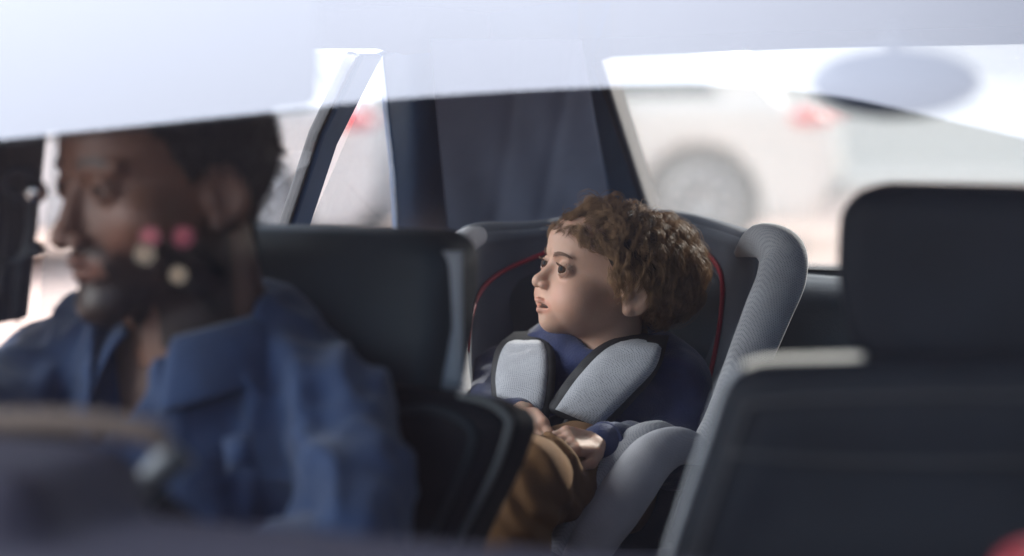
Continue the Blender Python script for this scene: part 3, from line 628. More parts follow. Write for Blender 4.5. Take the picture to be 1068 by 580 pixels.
# ------------------------------------------------------------------ people
def rotz(a): c, s = math.cos(a), math.sin(a); return np.array([[c, -s, 0], [s, c, 0], [0, 0, 1.0]])
def rotx(a): c, s = math.cos(a), math.sin(a); return np.array([[1, 0, 0], [0, c, -s], [0, s, c]])
def roty(a): c, s = math.cos(a), math.sin(a); return np.array([[c, 0, s], [0, 1, 0], [-s, 0, c]])
def head_sdf(G, adult=False):
    """centimetres, eye level z=0, face towards -y"""
    A = adult
    Gm = G.copy(); Gm[..., 0] = np.abs(Gm[..., 0])
    if A:
        d = ell(Gm, (0, 1.2, 2.4), (7.0, 8.8, 7.6)); d = smin(d, ell(Gm, (0, -2.0, -3.6), (5.3, 6.0, 7.0)), 2.0)
        d = smin(d, sph(Gm, (4.2, -4.2, -2.6), 2.3), 2.0); d = smin(d, ell(Gm, (0, -6.2, -9.6), (2.6, 2.0, 2.0)), 2.2)
        d = smin(d, ell(Gm, (0, -3.4, 3.4), (5.9, 4.9, 4.0)), 1.5); d = smin(d, ell(Gm, (4.6, 0, -6.4), (1.5, 3.2, 2.2)), 2.0)
    else:
        d = ell(Gm, (0, 1.9, 2.0), (7.1, 9.0, 6.5)); d = smin(d, ell(Gm, (0, -2.2, -2.9), (5.5, 5.9, 5.7)), 1.8)
        d = smin(d, sph(Gm, (3.35, -4.75, -3.7), 3.05), 1.8); d = smin(d, ell(Gm, (0, -6.1, -7.1), (1.9, 1.7, 1.5)), 1.7)
        d = smin(d, ell(Gm, (0, -3.4, 3.4), (5.7, 5.0, 3.9)), 1.5)
    # brow and sockets
    d = smax(d, -ell(Gm, (3.1, -9.0, -.2), (2.0, 1.75, 1.35)), 1.1)
    d = smin(d, cap(Gm, (1.1, -7.75, 1.75), (4.6 if A else 3.6, -6.7 if A else -7.0, 1.75), .50 if A else .20, .50 if A else .02), 1.0 if A else 1.3)
    # nose
    nz_ = 1.15 if A else .90; nl = -3.9 if A else -2.3
    d = smin(d, cap(Gm, (0, -7.5 if A else -7.2, .8), (0, -8.9 * (1.03 if A else 1), nl + .4), .55 * nz_, .80 * nz_), .8)
    d = smin(d, sph(Gm, (0, -9.1 - .25 * A, nl), .92 * nz_), .55); d = smin(d, ell(Gm, (1.08 * nz_, -8.5 - .2 * A, nl - .25), (.70 * nz_, .85, .62 * nz_)), .35)
    d = smax(d, -ell(Gm, (.48 * nz_, -9.05 - .4 * A, nl - .98 * nz_), (.30, .52, .28)), .15)
    # mouth
    mz = -6.3 if A else -5.15
    d = smin(d, ell(Gm, (0, -6.75, mz), (2.6, 1.25, 1.5)), 1.0)
    w = 2.3 if A else 2.6
    up1, up2 = (.0, -8.42, mz + .42), (w, -7.15 if A else -6.75, mz + .10)
    d = smin(d, cap(Gm, (.35, -8.52, mz + .45), up2, .44, .18), .25)
    d = smin(d, cap(Gm, (0, -8.12, mz - .72), (w * .9, -7.15 if A else -6.95, mz - .06), .50, .20), .28)
    d = smax(d, -ell(Gm, (0, -8.5, mz - .12), (w * .86, 1.35, .30 if not A else .10)), .12)
    d = smax(d, -cap(Gm, (0, -9.2, mz + 1.0), (0, -8.7, mz + 2.0), .22), .25)
    # lids round the eyeballs
    ec = (3.05, -6.75, -.05); sh_ = sph(Gm, ec, 1.27)
    op = ell(Gm, (3.15, -8.2, -.02), (1.16 if not A else 1.1, 1.6, .52 if not A else .15))
    d = smin(d, smax(sh_, -op, .08), .45); d = smax(d, -sph(Gm, ec, 1.13), .05)
    # ears
    q = Gm - np.array([7.05, 1.9, -1.2], np.float32); c, s = math.cos(.45), math.sin(.45)
    qx = q[..., 0] * c - q[..., 1] * s; qy = q[..., 0] * s + q[..., 1] * c; Q = np.stack([qx, qy, q[..., 2]], -1)
    e = ell(Q, (0, 0, 0), (.72, 2.0, 2.95)); e = smax(e, -ell(Q, (.75, -.15, .35), (.62, 1.30, 2.05)), .25)
    e = smin(e, ell(Q, (.15, -1.0, -.3), (.40, .5, .7)), .3); e = smin(e, sph(Q, (.05, -.75, -2.4), .75), .5)
    d = smin(d, e, .5)
    # neck
    d = smin(d, cap(Gm, (0, 2.2, -4.5), (0, 3.2, -16), 5.3 if A else 3.9, 6.2 if A else 4.4), 1.4)
    return d
def head_cols(V, adult):
    X = np.abs(V[:, 0]); y = V[:, 1]; z = V[:, 2]; mz = -6.3 if adult else -5.15; c = np.ones((len(V), 3))
    lip = np.clip(1.15 - np.sqrt((X / (2.25 if adult else 2.6)) ** 2 + ((z - mz + .1) / 1.05) ** 2), 0, 1) * (y < -6.9); lip = np.clip(lip * 4, 0, 1)[:, None]
    c = c * (1 - lip) + np.array([.95, .76, .74]) * lip
    inner = (np.clip(1 - np.sqrt((X / 1.5) ** 2 + ((z - mz + .12) / .30) ** 2), 0, 1) * (y > -8.05) * (y < -6) > .05)[:, None]
    c = np.where(inner, c * .25, c)
    bl = np.exp(-((X - 4) ** 2 + (z + 3.4) ** 2) / 5)[:, None] * (y < -3)[:, None]; c = c * (1 - bl * np.array([0, .12, .12]))
    br = np.exp(-((z - 1.95 - .35 * np.sin((X - 1) / 3.6 * 3.1)) / (.45 if adult else .26)) ** 2) * (X > 1.0) * (X < 4.3) * (y < -3)
    c = c * (1 - (.8 if adult else .0) * br[:, None])
    if adult:
        n = vn(V * 1.0, 2.5, 3) * .25
        bd = np.clip((-(z + 3.6) - .55 * np.clip(-y - 5, 0, 9) * .0 + n + .25 * (y + 3)) * .8, 0, 1) * np.clip((y * -1 + 3.5), 0, 1) * (z > -13.5)
        must = np.exp(-((z + 5.05) / .6) ** 2) * (X < 2.8) * (y < -6)
        chin = (z < -7.2) * (X < 3) * (y < -3) * 1.0
        b = np.clip(np.maximum(np.maximum(bd * (X > 2.6), must), chin), 0, 1)[:, None] * (1 - lip)
        c = c * (1 - .85 * b)
    return c
def eye_mesh(ctr, r):
    V, F = uvs((0, 0, 0), (r, r, r), 40, 40); V = V @ rotx(math.pi / 2).T
    V[:, 1] -= np.where(V[:, 1] < -.84 * r, 0, 0)
    a = np.arccos(np.clip(-V[:, 1] / r, -1, 1)); col = np.ones((len(V), 3)) * np.array([.55, .52, .50])
    col[a < .62] = (.06, .028, .014); col[(a < .66) & (a > .56)] = (.02, .012, .01); col[a < .25] = (.004, .004, .004)
    return V + np.asarray(ctr), F, col
HEADN = {}
def make_head(person, org, face_yaw, pitch, roll, scale, adult, res=.16):
    Rm = rotz(face_yaw) @ roty(roll) @ rotx(pitch)
    key = adult
    V, F = nets(lambda G: head_sdf(G, adult), (-8.6, -11.2, -15.5 if adult else -13.2), (8.6, 11, 10.6), res)
    cols = head_cols(V, adult); Rs = Rm * scale * .01
    to = lambda p: np.asarray(p) @ Rs.T + org
    eyes = []
    for s in (-1, 1):
        Ve, Fe, ce = eye_mesh((0, 0, 0), 1.16); ce = ce * (.5 if adult else 1); g = rotz(R(24 if not adult else 4)) @ rotx(R(-7)); Ve = Ve @ g.T + np.array([s * 3.05, -6.75, -.05]); eyes.append((to(Ve), Fe, ce))
    return to(V), F, cols, eyes, to, V
def fingers_sdf(G, wrist, fwd, nrm, L, curl, spread=.12, thumb=1.0, side=1):
    """palm and five fingers; L = hand length; curl = bend per joint"""
    fwd = np.asarray(fwd, float); fwd /= np.linalg.norm(fwd); nrm = np.asarray(nrm, float); nrm -= fwd * (nrm @ fwd); nrm /= np.linalg.norm(nrm); acr = np.cross(nrm, fwd) * side
    wr = np.asarray(wrist, float)
    d = cap(G, wr - fwd * .25 * L, wr + fwd * .05 * L, .145 * L, .15 * L)
    for o_ in (-.16, -.05, .06, .16): d = smin(d, cap(G, wr + fwd * .08 * L + acr * o_ * .8 * L, wr + fwd * .46 * L + acr * o_ * 1.15 * L, .115 * L, .10 * L), .06 * L)
    fg = None
    for i, (o_, ln) in enumerate(((-.19, .40), (-.065, .50), (.065, .47), (.18, .37))):
        p = wr + fwd * .47 * L + acr * o_ * L; dirv = fwd + acr * o_ * spread * 3; dirv /= np.linalg.norm(dirv); ang = 0
        pts = [p]; 
        for j, fr in enumerate((.46, .30, .24)):
            ang += curl * (1.0 if j else .8) + .06 * i * (j == 0); v = dirv * math.cos(ang) - nrm * math.sin(ang); p = p + v * ln * fr * L; pts.append(p)
        e = chain(G, pts, [.080 * L, .074 * L, .066 * L, .055 * L], .012 * L); fg = e if fg is None else smin(fg, e, .008 * L)
    d = smin(d, fg, .03 * L)
    p = wr + fwd * .12 * L - acr * .20 * L; a = -acr * .75 + fwd * .62 - nrm * .30; b = -acr * .15 + fwd * .95 - nrm * .45
    a /= np.linalg.norm(a); b /= np.linalg.norm(b)
    t = chain(G, [wr + fwd * .10 * L - acr * .08 * L, p, p + a * .20 * L, p + a * .20 * L + b * .20 * L], [.10 * L, .105 * L, .085 * L, .062 * L], .02 * L)
    return smin(d, t, .04 * L)

# ---------- the child
child_org = P(631, 287, 3.06)
child = empty('person', tuple(P(640, 560, 3.15)), 'small child with curly brown hair in navy jumper, strapped in the child seat, looking left', 'person')
CY = R(-70)
hV, hF, hC, eyes, toC, hL = make_head(child, child_org, CY, R(-11), R(2), 1.06, False, .13)
parts = [(hV, hF)]; cols = [hC * 1.0]
# hands, in world metres
hA = P(622, 465, 2.835)
def handA(G): return fingers_sdf(G, hA, P(575, 456, 2.79) - hA, np.array([.12, -.55, .85]), .092, .62, side=-1)
V, F = nets(handA, hA - .12, hA + .09, .0014); keepH = (V, F); parts.append((V, F)); cols.append(np.ones((len(V), 3)))
hB = P(588, 449, 2.90)
def handB(G): return fingers_sdf(G, P(548, 436, 2.90), P(566, 470, 2.80) - P(548, 436, 2.90), np.array([-.30, -.75, .5]), .092, .55, side=1)
V, F = nets(handB, P(560, 452, 2.88) - .10, P(560, 452, 2.88) + .10, .0014); parts.append((V, F)); cols.append(np.ones((len(V), 3)))
def torso_skin(G):
    a, b = P(628, 372, 3.13), P(628, 480, 3.14)
    d = chain(G, [a, b], [.05, .08], .02)
    d = smin(d, chain(G, [P(692, 400, 3.08), P(700, 470, 2.99), P(620, 464, 2.85)], [.028, .026, .020], .01), .01)
    return smin(d, chain(G, [P(532, 398, 3.2), P(512, 440, 3.06), P(546, 434, 2.92)], [.028, .026, .020], .01), .01)
V, F = nets(torso_skin, P(610, 440, 3.05) - [.22, .25, .22], P(610, 440, 3.05) + [.22, .25, .16], .008); parts.append((V, F)); cols.append(np.ones((len(V), 3)))
Vb, Fb = join(*parts); body = mk('body', Vb, Fb, M['skin'], child, cols=np.concatenate(cols))
for Ve, Fe, ce in eyes: mk('eye', Ve, Fe, M['eye'], child, cols=ce)
# jumper
def jumper(G):
    sh = [P(527, 393, 3.20), P(580, 385, 3.17), P(632, 381, 3.15), P(672, 385, 3.09), P(700, 398, 3.04)]
    d = chain(G, sh, [.044, .052, .056, .056, .052], .03)
    d = smin(d, chain(G, [P(612, 400, 3.12), P(616, 450, 3.12), P(640, 500, 3.12)], [.105, .110, .105], .03), .05)
    d = smin(d, chain(G, [P(700, 402, 3.06), P(712, 440, 3.03), P(704, 476, 2.99)], [.054, .050, .046], .02), .02)
    d = smin(d, chain(G, [P(704, 476, 2.99), P(660, 472, 2.91), P(628, 466, 2.855)], [.046, .038, .031], .01), .015)
    d = smin(d, chain(G, [P(524, 398, 3.20), P(508, 432, 3.10), P(520, 446, 3.00), P(540, 437, 2.94)], [.045, .043, .038, .028], .02), .02)
    ring = G - P(630, 368, 3.12).astype(np.float32)
    # collar band round the neck
    c = toC((0, 2.9, -10.5)); q = G - c.astype(np.float32); rr = np.hypot(q[..., 0], q[..., 1]) - .054; d = smin(d, np.hypot(rr, q[..., 2] * .8 + .02 * q[..., 0]) - .013, .012)
    w1 = vn(G * np.array([1, 1, 2.2], np.float32), 26, 1) * .0035 + vn(G, 60, 2) * .0012
    d = d + w1
    return smax(d, -cap(G, toC((0, 2.9, -8)), toC((0, 3.1, -13.5)), .050, .046), .006)
V, F = nets(jumper, P(612, 430, 3.06) - [.24, .28, .20], P(612, 430, 3.06) + [.24, .24, .18], .0035)
ju = mk('jumper', V, F, M['knit'], child)
_ax = P(626, 466, 2.853) - P(662, 472, 2.91); _ax /= np.linalg.norm(_ax); _e1 = np.cross(_ax, [0, 0, 1]); _e1 /= np.linalg.norm(_e1); _e2 = np.cross(_ax, _e1)
V, F = tube([P(629, 466, 2.858) + .0295 * (math.cos(a) * _e1 + math.sin(a) * _e2) for a in np.linspace(0, 2 * math.pi, 24)], .0045, 8, caps=False); mk('cuff', V, F, M['knit'], ju)
def trousers(G):
    d = chain(G, [P(655, 505, 3.08), P(600, 500, 2.90), P(548, 500, 2.75)], [.085, .066, .056], .03)
    d = smin(d, chain(G, [P(548, 500, 2.75), P(532, 560, 2.70), P(528, 630, 2.70)], [.058, .050, .045], .02), .02)
    d = smin(d, chain(G, [P(600, 510, 3.16), P(540, 500, 3.0), P(500, 498, 2.88)], [.085, .066, .056], .03), .02)
    d = smin(d, chain(G, [P(500, 498, 2.88), P(480, 580, 2.82)], [.056, .046], .02), .02)
    q = G - P(548, 500, 2.75).astype(np.float32); t = q[..., 0] * .85 + q[..., 2] * .75 + .25 * q[..., 1]
    fold = .005 * np.sin(t * 150 + 3.0 * vn(G, 18, 5)) * np.exp(-((np.linalg.norm(q, axis=-1) - .02) / .085) ** 2)
    return d + fold + vn(G, 24, 6) * .005 + vn(G, 55, 8) * .0015
V, F = nets(trousers, P(580, 530, 2.9) - [.24, .28, .20], P(580, 530, 2.9) + [.24, .30, .15], .004)
mk('trousers', V, F, M['cord'], child)

# hair: many fine strands gathered in curling locks, rooted on the scalp
def grow_hair(hL, to, n_clump, per, length, curl_r, rad, seed, mask, ctr=np.array([0, 1.9, 2.0]), rr=np.array([7.1, 9.0, 6.5]), steps=13, flow=None, lift=.5, adj=None):
    rg = np.random.default_rng(seed); cand = hL[mask(hL)]
    roots = cand[rg.choice(len(cand), n_clump, replace=False)]
    allV = []; allF = []; base = 0
    seg = steps
    for p0 in roots:
        nrm = (p0 - ctr) / rr ** 2; nrm /= np.linalg.norm(nrm)
        d = nrm * lift + flow(p0) + rg.normal(0, .13, 3); d /= np.linalg.norm(d)
        L_ = length * rg.uniform(.6, 1.25) * (1 + (.06 * (p0[1] - 1) if flow is cflow else 0)); st = L_ / seg; p = p0.copy(); path = [p.copy()]
        fq = rg.uniform(.75, 1.1); ph = p0[0] * .7 + p0[1] * .5 + p0[2] * .6 + rg.normal(0, .7); cr = curl_r * rg.uniform(.7, 1.4)
        for k in range(seg):
            fl = flow(p); d = d * .80 + fl * .22 + np.array([0, 0, -.05]) ; q = (p - ctr) / (rr + .6); m = np.linalg.norm(q)
            nn = q / (rr + .6); nn /= np.linalg.norm(nn)
            if m < 1.05: d = d + nn * .35 * (1.05 - m) * 10
            elif m > 1.15: d = d - nn * .40
            d /= np.linalg.norm(d); p = p + d * st; path.append(p.copy())
        path = np.array(path); s_ = np.linspace(0, 1, seg + 1)
        T = np.gradient(path, axis=0); T /= np.linalg.norm(T, axis=1)[:, None]
        A_ = np.cross(T, nrm + 1e-3); A_ /= np.linalg.norm(A_, axis=1)[:, None]; B_ = np.cross(T, A_)
        cl = cr * np.clip(s_ * 2.2, 0, 1)[:, None] * (np.cos(ph + s_ * 6.28 * fq)[:, None] * A_ + np.sin(ph + s_ * 6.28 * fq)[:, None] * B_ * .7)
        path = path + cl
        if adj is not None:
            dd = adj(path.astype(np.float32)); nn_ = (path - np.array([0, -.5, 1.5])); nn_ /= np.linalg.norm(nn_, axis=1)[:, None]; path = path + nn_ * np.clip(.35 * s_[:, None] + .05 - dd[:, None], 0, 2)
        for j in range(per):
            off = rg.normal(0, 1, 2) * .30; wob = rg.normal(0, .05, 2); sp_ = (1 - .65 * s_)[:, None] if j % 6 else (1 + 1.1 * s_)[:, None]
            c = path + A_ * off[0] * sp_ + B_ * off[1] * sp_ + (A_ * wob[0] + B_ * wob[1]) * np.sin(s_ * rg.uniform(4, 11) + rg.uniform(0, 6))[:, None]
            cut = seg + 1 if j % 3 else seg - rg.integers(0, 4); c = c[:cut]; n = len(c)
            r_ = rad * rg.uniform(.7, 1.3) * (1 - .75 * np.linspace(0, 1, n) ** 2); a = 2 * math.pi / 3
            ring = [c + (A_[:cut] * math.cos(a * k) + B_[:cut] * math.sin(a * k)) * r_[:, None] for k in range(3)]
            V = np.stack(ring, 1).reshape(-1, 3); allV.append(V)
            i = np.arange(n - 1)[:, None] * 3; kk = np.arange(3)[None]; kn = (kk + 1) % 3
            allF.append(np.stack([i + kk, i + kn, i + 3 + kn, i + 3 + kk], -1).reshape(-1, 4) + base); base += len(V)
    return to(np.concatenate(allV)), np.concatenate(allF)
def hmask(v):
    y, z, X = v[:, 1], v[:, 2], np.abs(v[:, 0]); h = np.interp(y, [-9, -6.5, -4.5, -3, -1.2, .5, 3.2, 5, 11], [4.9, 4.5, 4.0, 2.6, .3, 1.2, .2, -2.4, -3.2])
    return (z > h) & (z > -6)
def cflow(p):
    if p[1] < -3.0:      # front: swept across and up, ending above the brow
        d = np.array([-.15 + .12 * p[0], .75, .25]) if p[2] > 6 else np.array([.1 * p[0], .5, -.35]); return d
    c = np.array([0, 3.5, 8.3]); d = p - c; n = (p - np.array([0, 1.9, 2.0])) / np.array([7.1, 9.0, 6.5]) ** 2; n /= np.linalg.norm(n); d = d - n * (d @ n); d /= (np.linalg.norm(d) + 1e-6)
    back = np.array([.2, .8, -.1]); w = 1.0 if p[1] < -5 and p[2] < 6.5 else .45
    return d * w + back * (1 - w) * .7
hs = hL[hmask(hL)]
# underlying dark cap of hair
def hcap(G):
    d = ell(G, (0, 2.1, 2.1), (7.4, 9.3, 6.8)) + vn(G, .8, 4) * .35
    y = G[..., 1]; h = np.interp(y, [-9, -6.5, -4.5, -3, -1.2, .5, 3.2, 5, 11], [5.1, 4.7, 4.3, 2.8, .6, 1.5, .4, -2.2, -3.0]).astype(np.float32)
    return smax(d, h - G[..., 2], .4)
V, F = nets(hcap, (-9, -9, -7), (9, 12, 11.5), .3)
hv, hf = grow_hair(hL, toC, 720, 22, 5.6, .46, .027, 5, hmask, flow=cflow, adj=lambda p: head_sdf(p, False))
hair = mk('hair', hv, hf, M['hair'], child, flip=False)
mk('hair_underlayer', toC(V), F, mat('dark hair roots', (.022, .012, .007), .7, .4, 90, .6, 160), hair)
# eyebrows and lashes as fine hairs
parts = []
for s in (-1, 1):
    for k in range(230):
        t = k / 229; x = 1.35 + 2.9 * t; y = -8.3 + .62 * t ** 2 * 2; z = 1.55 + .42 * math.sin(t * 2.6)
        a = np.array([s * x, y, z + rng.uniform(-.3, .3) * (1 - .5 * t)]); parts.append(tube([a, a + [s * .38, .12 + .1 * t, .14 - .32 * t]], [.026, .010], 4))
    V, F = join(*parts); mk('eyebrow', toC(V), F, M['brow'], child); parts = []
    for k in range(20):
        t = k / 19 * 2 - 1; a = np.array([s * (3.15 + 1.05 * t), -7.95 + .55 * t * t, .50 - .28 * t * t]); parts.append(tube([a, a + [s * .12 * t, -.32, .16], a + [s * .2 * t, -.42, .32]], [.028, .02, .008], 4))
    V, F = join(*parts); mk('eyelashes', toC(V), F, M['brow'], child); parts = []


# ------------------------------------------------------------------ the child seat
from mathutils.bvhtree import BVHTree
def proj(V):
    V = np.asarray(V) - CAM; yy = V[:, 1] * math.cos(PITCH) - V[:, 2] * math.sin(PITCH); zz = V[:, 1] * math.sin(PITCH) + V[:, 2] * math.cos(PITCH)
    return np.stack([534 + V[:, 0] / yy * FPX, 290 - zz / yy * FPX], 1)
cs = empty('child_seat', tuple(P(650, 600, 3.15)), 'grey and black child safety seat with mesh side wings and thin red piping', 'child seat')
rows = [  # y, then (px, depth) for left rim, left wing, back left, centre, back right, right wing, right rim
    (0.0, (484, 250, 3.19), (505, 241, 3.29), (560, 238, 3.36), (650, 226, 3.37), (705, 229, 3.33), (752, 240, 3.24), (796, 256, 3.05)),
    (.15, (474, 275, 3.16), (496, 270, 3.29), (560, 262, 3.36), (650, 255, 3.37), (712, 258, 3.33), (757, 270, 3.23), (808, 280, 3.00)),
    (.45, (472, 335, 3.13), (494, 335, 3.27), (560, 330, 3.33), (650, 325, 3.34), (712, 330, 3.29), (752, 335, 3.21), (790, 345, 2.99)),
    (.75, (478, 400, 3.10), (500, 400, 3.22), (560, 400, 3.29), (650, 400, 3.29), (705, 400, 3.24), (735, 405, 3.16), (764, 410, 2.97)),
    (1.0, (490, 470, 3.00), (512, 480, 3.12), (560, 485, 3.22), (640, 490, 3.22), (690, 490, 3.14), (712, 492, 3.06), (726, 478, 2.93)),
    (1.25, (500, 540, 2.95), (520, 560, 3.02), (560, 570, 3.12), (630, 575, 3.12), (670, 570, 3.05), (690, 565, 2.99), (700, 555, 2.90))]
RW = np.array([[P(*q) for q in r[1:]] for r in rows]); 
A_ = np.array([spline(r, 8) for r in RW]); SH = np.array([spline(A_[:, i], 8) for i in range(A_.shape[1])]).transpose(1, 0, 2)
nj, ni = SH.shape[:2]; V = SH.reshape(-1, 3); F = [(j * ni + i, j * ni + i + 1, (j + 1) * ni + i + 1, (j + 1) * ni + i) for j in range(nj - 1) for i in range(ni - 1)]
TU = np.gradient(SH, axis=1); TV = np.gradient(SH, axis=0); NN = np.cross(TU, TV); NN /= np.linalg.norm(NN, axis=-1)[..., None]
if NN[nj // 2, ni // 2][1] < 0: NN = -NN
nf = NN.reshape(-1, 3)
V2, F2 = solid(V, F, nf * .022)
mk('backrest', V2, F2, M['seatdark'], cs)
# slate wing lining on the upper right and upper left
for nm, i0, i1, j0, j1, m_ in (('wing_lining', int(ni * .60), ni - 1, 0, int(nj * .78), M['seatfabric']), ('wing_lining', 0, int(ni * .40), 0, int(nj * .72), M['seatfabric'])):
    sub = SH[j0:j1, i0:i1] - NN[j0:j1, i0:i1] * .008; a, b = sub.shape[:2]
    fade = np.minimum(1, np.minimum.outer(np.minimum(np.arange(a), a - 1 - np.arange(a)) / 2, np.minimum(np.arange(b), b - 1 - np.arange(b)) / 2))[..., None]
    sub = sub - NN[j0:j1, i0:i1] * .006 * fade
    Vw = sub.reshape(-1, 3); Fw = [(j * b + i, j * b + i + 1, (j + 1) * b + i + 1, (j + 1) * b + i) for j in range(a - 1) for i in range(b - 1)]
    Vw, Fw = solid(Vw, Fw, NN[j0:j1, i0:i1].reshape(-1, 3) * .007); mk(nm, Vw, Fw, m_, cs)
# rolled top edge
topl = SH[0] + NN[0] * .009 + [0, 0, -.004]; mk('top_edge', *tube(topl[3:-3], .014, 12), M['seatfabric'], cs)
# right rim in mesh fabric
rim = [P(772, 266, 3.14), P(794, 255, 3.02), P(815, 264, 2.985), P(815, 290, 2.975), P(801, 325, 2.97), P(785, 365, 2.96), P(768, 405, 2.955), P(750, 440, 2.94), P(728, 470, 2.93)]
mk('wing_rim', *tube(rim, [.010, .029, .033, .034, .033, .031, .028, .022, .015], 18, sub=7, flat=.55, upv=(0, 1, 0)), M['meshgrey'], cs)
liml = [P(500, 246, 3.27), P(484, 254, 3.19), P(474, 278, 3.155), P(471, 335, 3.13), P(477, 400, 3.10), P(492, 470, 3.0)]
mk('wing_rim', *tube(liml, [.012, .018, .020, .020, .019, .016], 14, sub=7, flat=1.2), M['meshlight'], cs)
# red piping, laid on the lining
bv = BVHTree.FromPolygons((V - nf * .016).tolist(), F)
def on(tree, px, py, off=0, dflt=3.2):
    d = Vector(ray(px, py)); h = tree.ray_cast(Vector(CAM), d.normalized())
    if h[0] is None: return P(px, py, dflt)
    return np.array(h[0]) - ray(px, py) * off
for pts in ([(572, 262), (557, 269), (527, 281), (503, 300), (490, 330), (487, 370), (487, 410)], [(725, 255), (740, 267), (751, 282), (754, 305), (750, 345), (742, 385), (733, 425)]):
    q = spline([(a, b, 0) for a, b in pts], 5); path = np.array([on(bv, a, b, .004) for a, b, _ in q])
    for _ in range(6): path[1:-1] = (path[:-2] + 2 * path[1:-1] + path[2:]) / 4
    mk('red_piping', *tube(path, .0036, 8), M['redpipe'], cs)
# armrest bolster in pale knit, with its side and the shell below
arm = [P(744, 482, 2.93), P(728, 470, 2.885), P(704, 466, 2.855), P(680, 478, 2.83), P(660, 504, 2.81), P(641, 532, 2.80), P(624, 556, 2.79), P(606, 590, 2.78)]
mk('armrest', *tube(arm, [.012, .020, .027, .032, .034, .034, .032, .028], 20, sub=8, flat=.75, upv=(0, 1, 0)), M['meshlight'], cs)
mk('armrest_side', *tube([p + np.array([-.021, .030, .004]) for p in arm[1:]], [.015, .024, .028, .030, .030, .028, .026], 16, sub=8, flat=1.1), M['meshgrey'], cs)
V3, F3 = prism([P(*q, 2.97) for q in ((750, 440), (716, 478), (685, 500), (655, 545), (628, 580), (600, 640), (700, 640), (760, 470))], (0, .03, 0)); mk('seat_side', V3, F3, M['seatdark'], cs, smooth=False)
def cush(G):
    u, v, z = tocar(G); return rbox(np.stack([u + .27, v - .82, z - .575], -1), (.20, .24, .05), .035)
cc = C(-.27, .82, .575); mk('cushion', *nets(cush, cc - [.36, .36, .08], cc + [.36, .36, .08], .01), M['seatdark'], cs)
# harness pads over the jumper
jm = ju.data; jw = [tuple(np.array(v.co) + ORG[ju.name]) for v in jm.vertices]
jb = BVHTree.FromPolygons(jw, [tuple(p.vertices) for p in jm.polygons])
def feat(x, y):
    x, y = (x - 600) / 60, (y - 400) / 60; return np.stack([np.ones_like(x), x, y, x * y, x * x, y * y], -1)
sx_, sy_ = np.meshgrid(np.linspace(515, 700, 26), np.linspace(352, 425, 12)); sx_, sy_ = sx_.ravel(), sy_.ravel()
sd_ = np.array([on(jb, x, y, 0, np.nan)[1] for x, y in zip(sx_, sy_)]); ok_ = ~np.isnan(sd_)
CHEST = np.linalg.lstsq(feat(sx_[ok_], sy_[ok_]), sd_[ok_], rcond=None)[0]
CSH = float(np.percentile((feat(sx_[ok_], sy_[ok_]) @ CHEST) - sd_[ok_], 90))
def pad(name, Lp, Rp, m, th, off, rnd=6):
    Lp = spline([(a, b, 0) for a, b in Lp], 6)[:, :2]; Rp = spline([(a, b, 0) for a, b in Rp], 6)[:, :2]; n = len(Lp); k = 11
    px = np.array([[Lp[i] * (1 - b) + Rp[i] * b for b in np.linspace(0, 1, k)] for i in range(n)])
    D = feat(px[..., 0], px[..., 1]) @ CHEST - CSH
    b = np.linspace(-1, 1, k)[None, :]; a = np.linspace(-1, 1, n)[:, None]
    if Lp[0][1] < 380: D = D + .045 * np.clip((-a - .62) / .38, 0, 1) ** 2
    prof = np.sqrt(np.clip(1 - np.abs(b) ** 5, 0, 1)) * np.sqrt(np.clip(1 - np.abs(a) ** 14, 0, 1)); wr = .0018 * np.sin(a * 17 + 2 * b + .6 * np.sin(b * 4)) * (np.abs(a) < .95)
    Fp = np.array([[P(px[i, j, 0], px[i, j, 1], D[i, j] - off - th * (.35 + .65 * prof[i, j]) - wr[i, j] if True else 0) for j in range(k)] for i in range(n)])
    Bp = np.array([[P(px[i, j, 0], px[i, j, 1], D[i, j] - off) for j in range(k)] for i in range(n)])
    F = [(i * k + j, i * k + j + 1, (i + 1) * k + j + 1, (i + 1) * k + j) for i in range(n - 1) for j in range(k - 1)]
    Vp, Fq = solid(Fp.reshape(-1, 3), F, (Bp - Fp).reshape(-1, 3)); return mk(name, Vp, Fq, m, cs)
padL = ([(538, 350), (524, 364), (517, 390), (518, 414)], [(563, 348), (571, 372), (570, 405), (565, 431)])
padR = ([(664, 350), (632, 364), (604, 392), (579, 427)], [(692, 353), (684, 383), (658, 412), (624, 446)])
tL = ([(536, 346), (518, 362), (512, 390), (513, 419)], [(568, 344), (579, 372), (578, 408), (572, 439)])
tR = ([(660, 346), (624, 361), (595, 390), (568, 428)], [(698, 350), (687, 386), (663, 416), (627, 453)])
pad('harness_trim', tL[0], tL[1], M['web'], .009, .002); pad('harness_trim', tR[0], tR[1], M['web'], .009, .002)
pad('harness_pad', padL[0], padL[1], M['padgrey'], .013, .007); pad('harness_pad', padR[0], padR[1], M['padgrey'], .013, .007)
pad('harness_strap', [(532, 425), (545, 440), (562, 452)], [(552, 428), (562, 438), (575, 446)], M['web'], .004, .004)
pad('harness_strap', [(590, 436), (585, 443), (578, 450)], [(612, 448), (602, 453), (592, 458)], M['web'], .004, .004)
bk = on(jb, 582, 452, .03); mk('buckle', *uvs(bk, (.022, .012, .026), 18, 12), M['plasticdark'], cs)
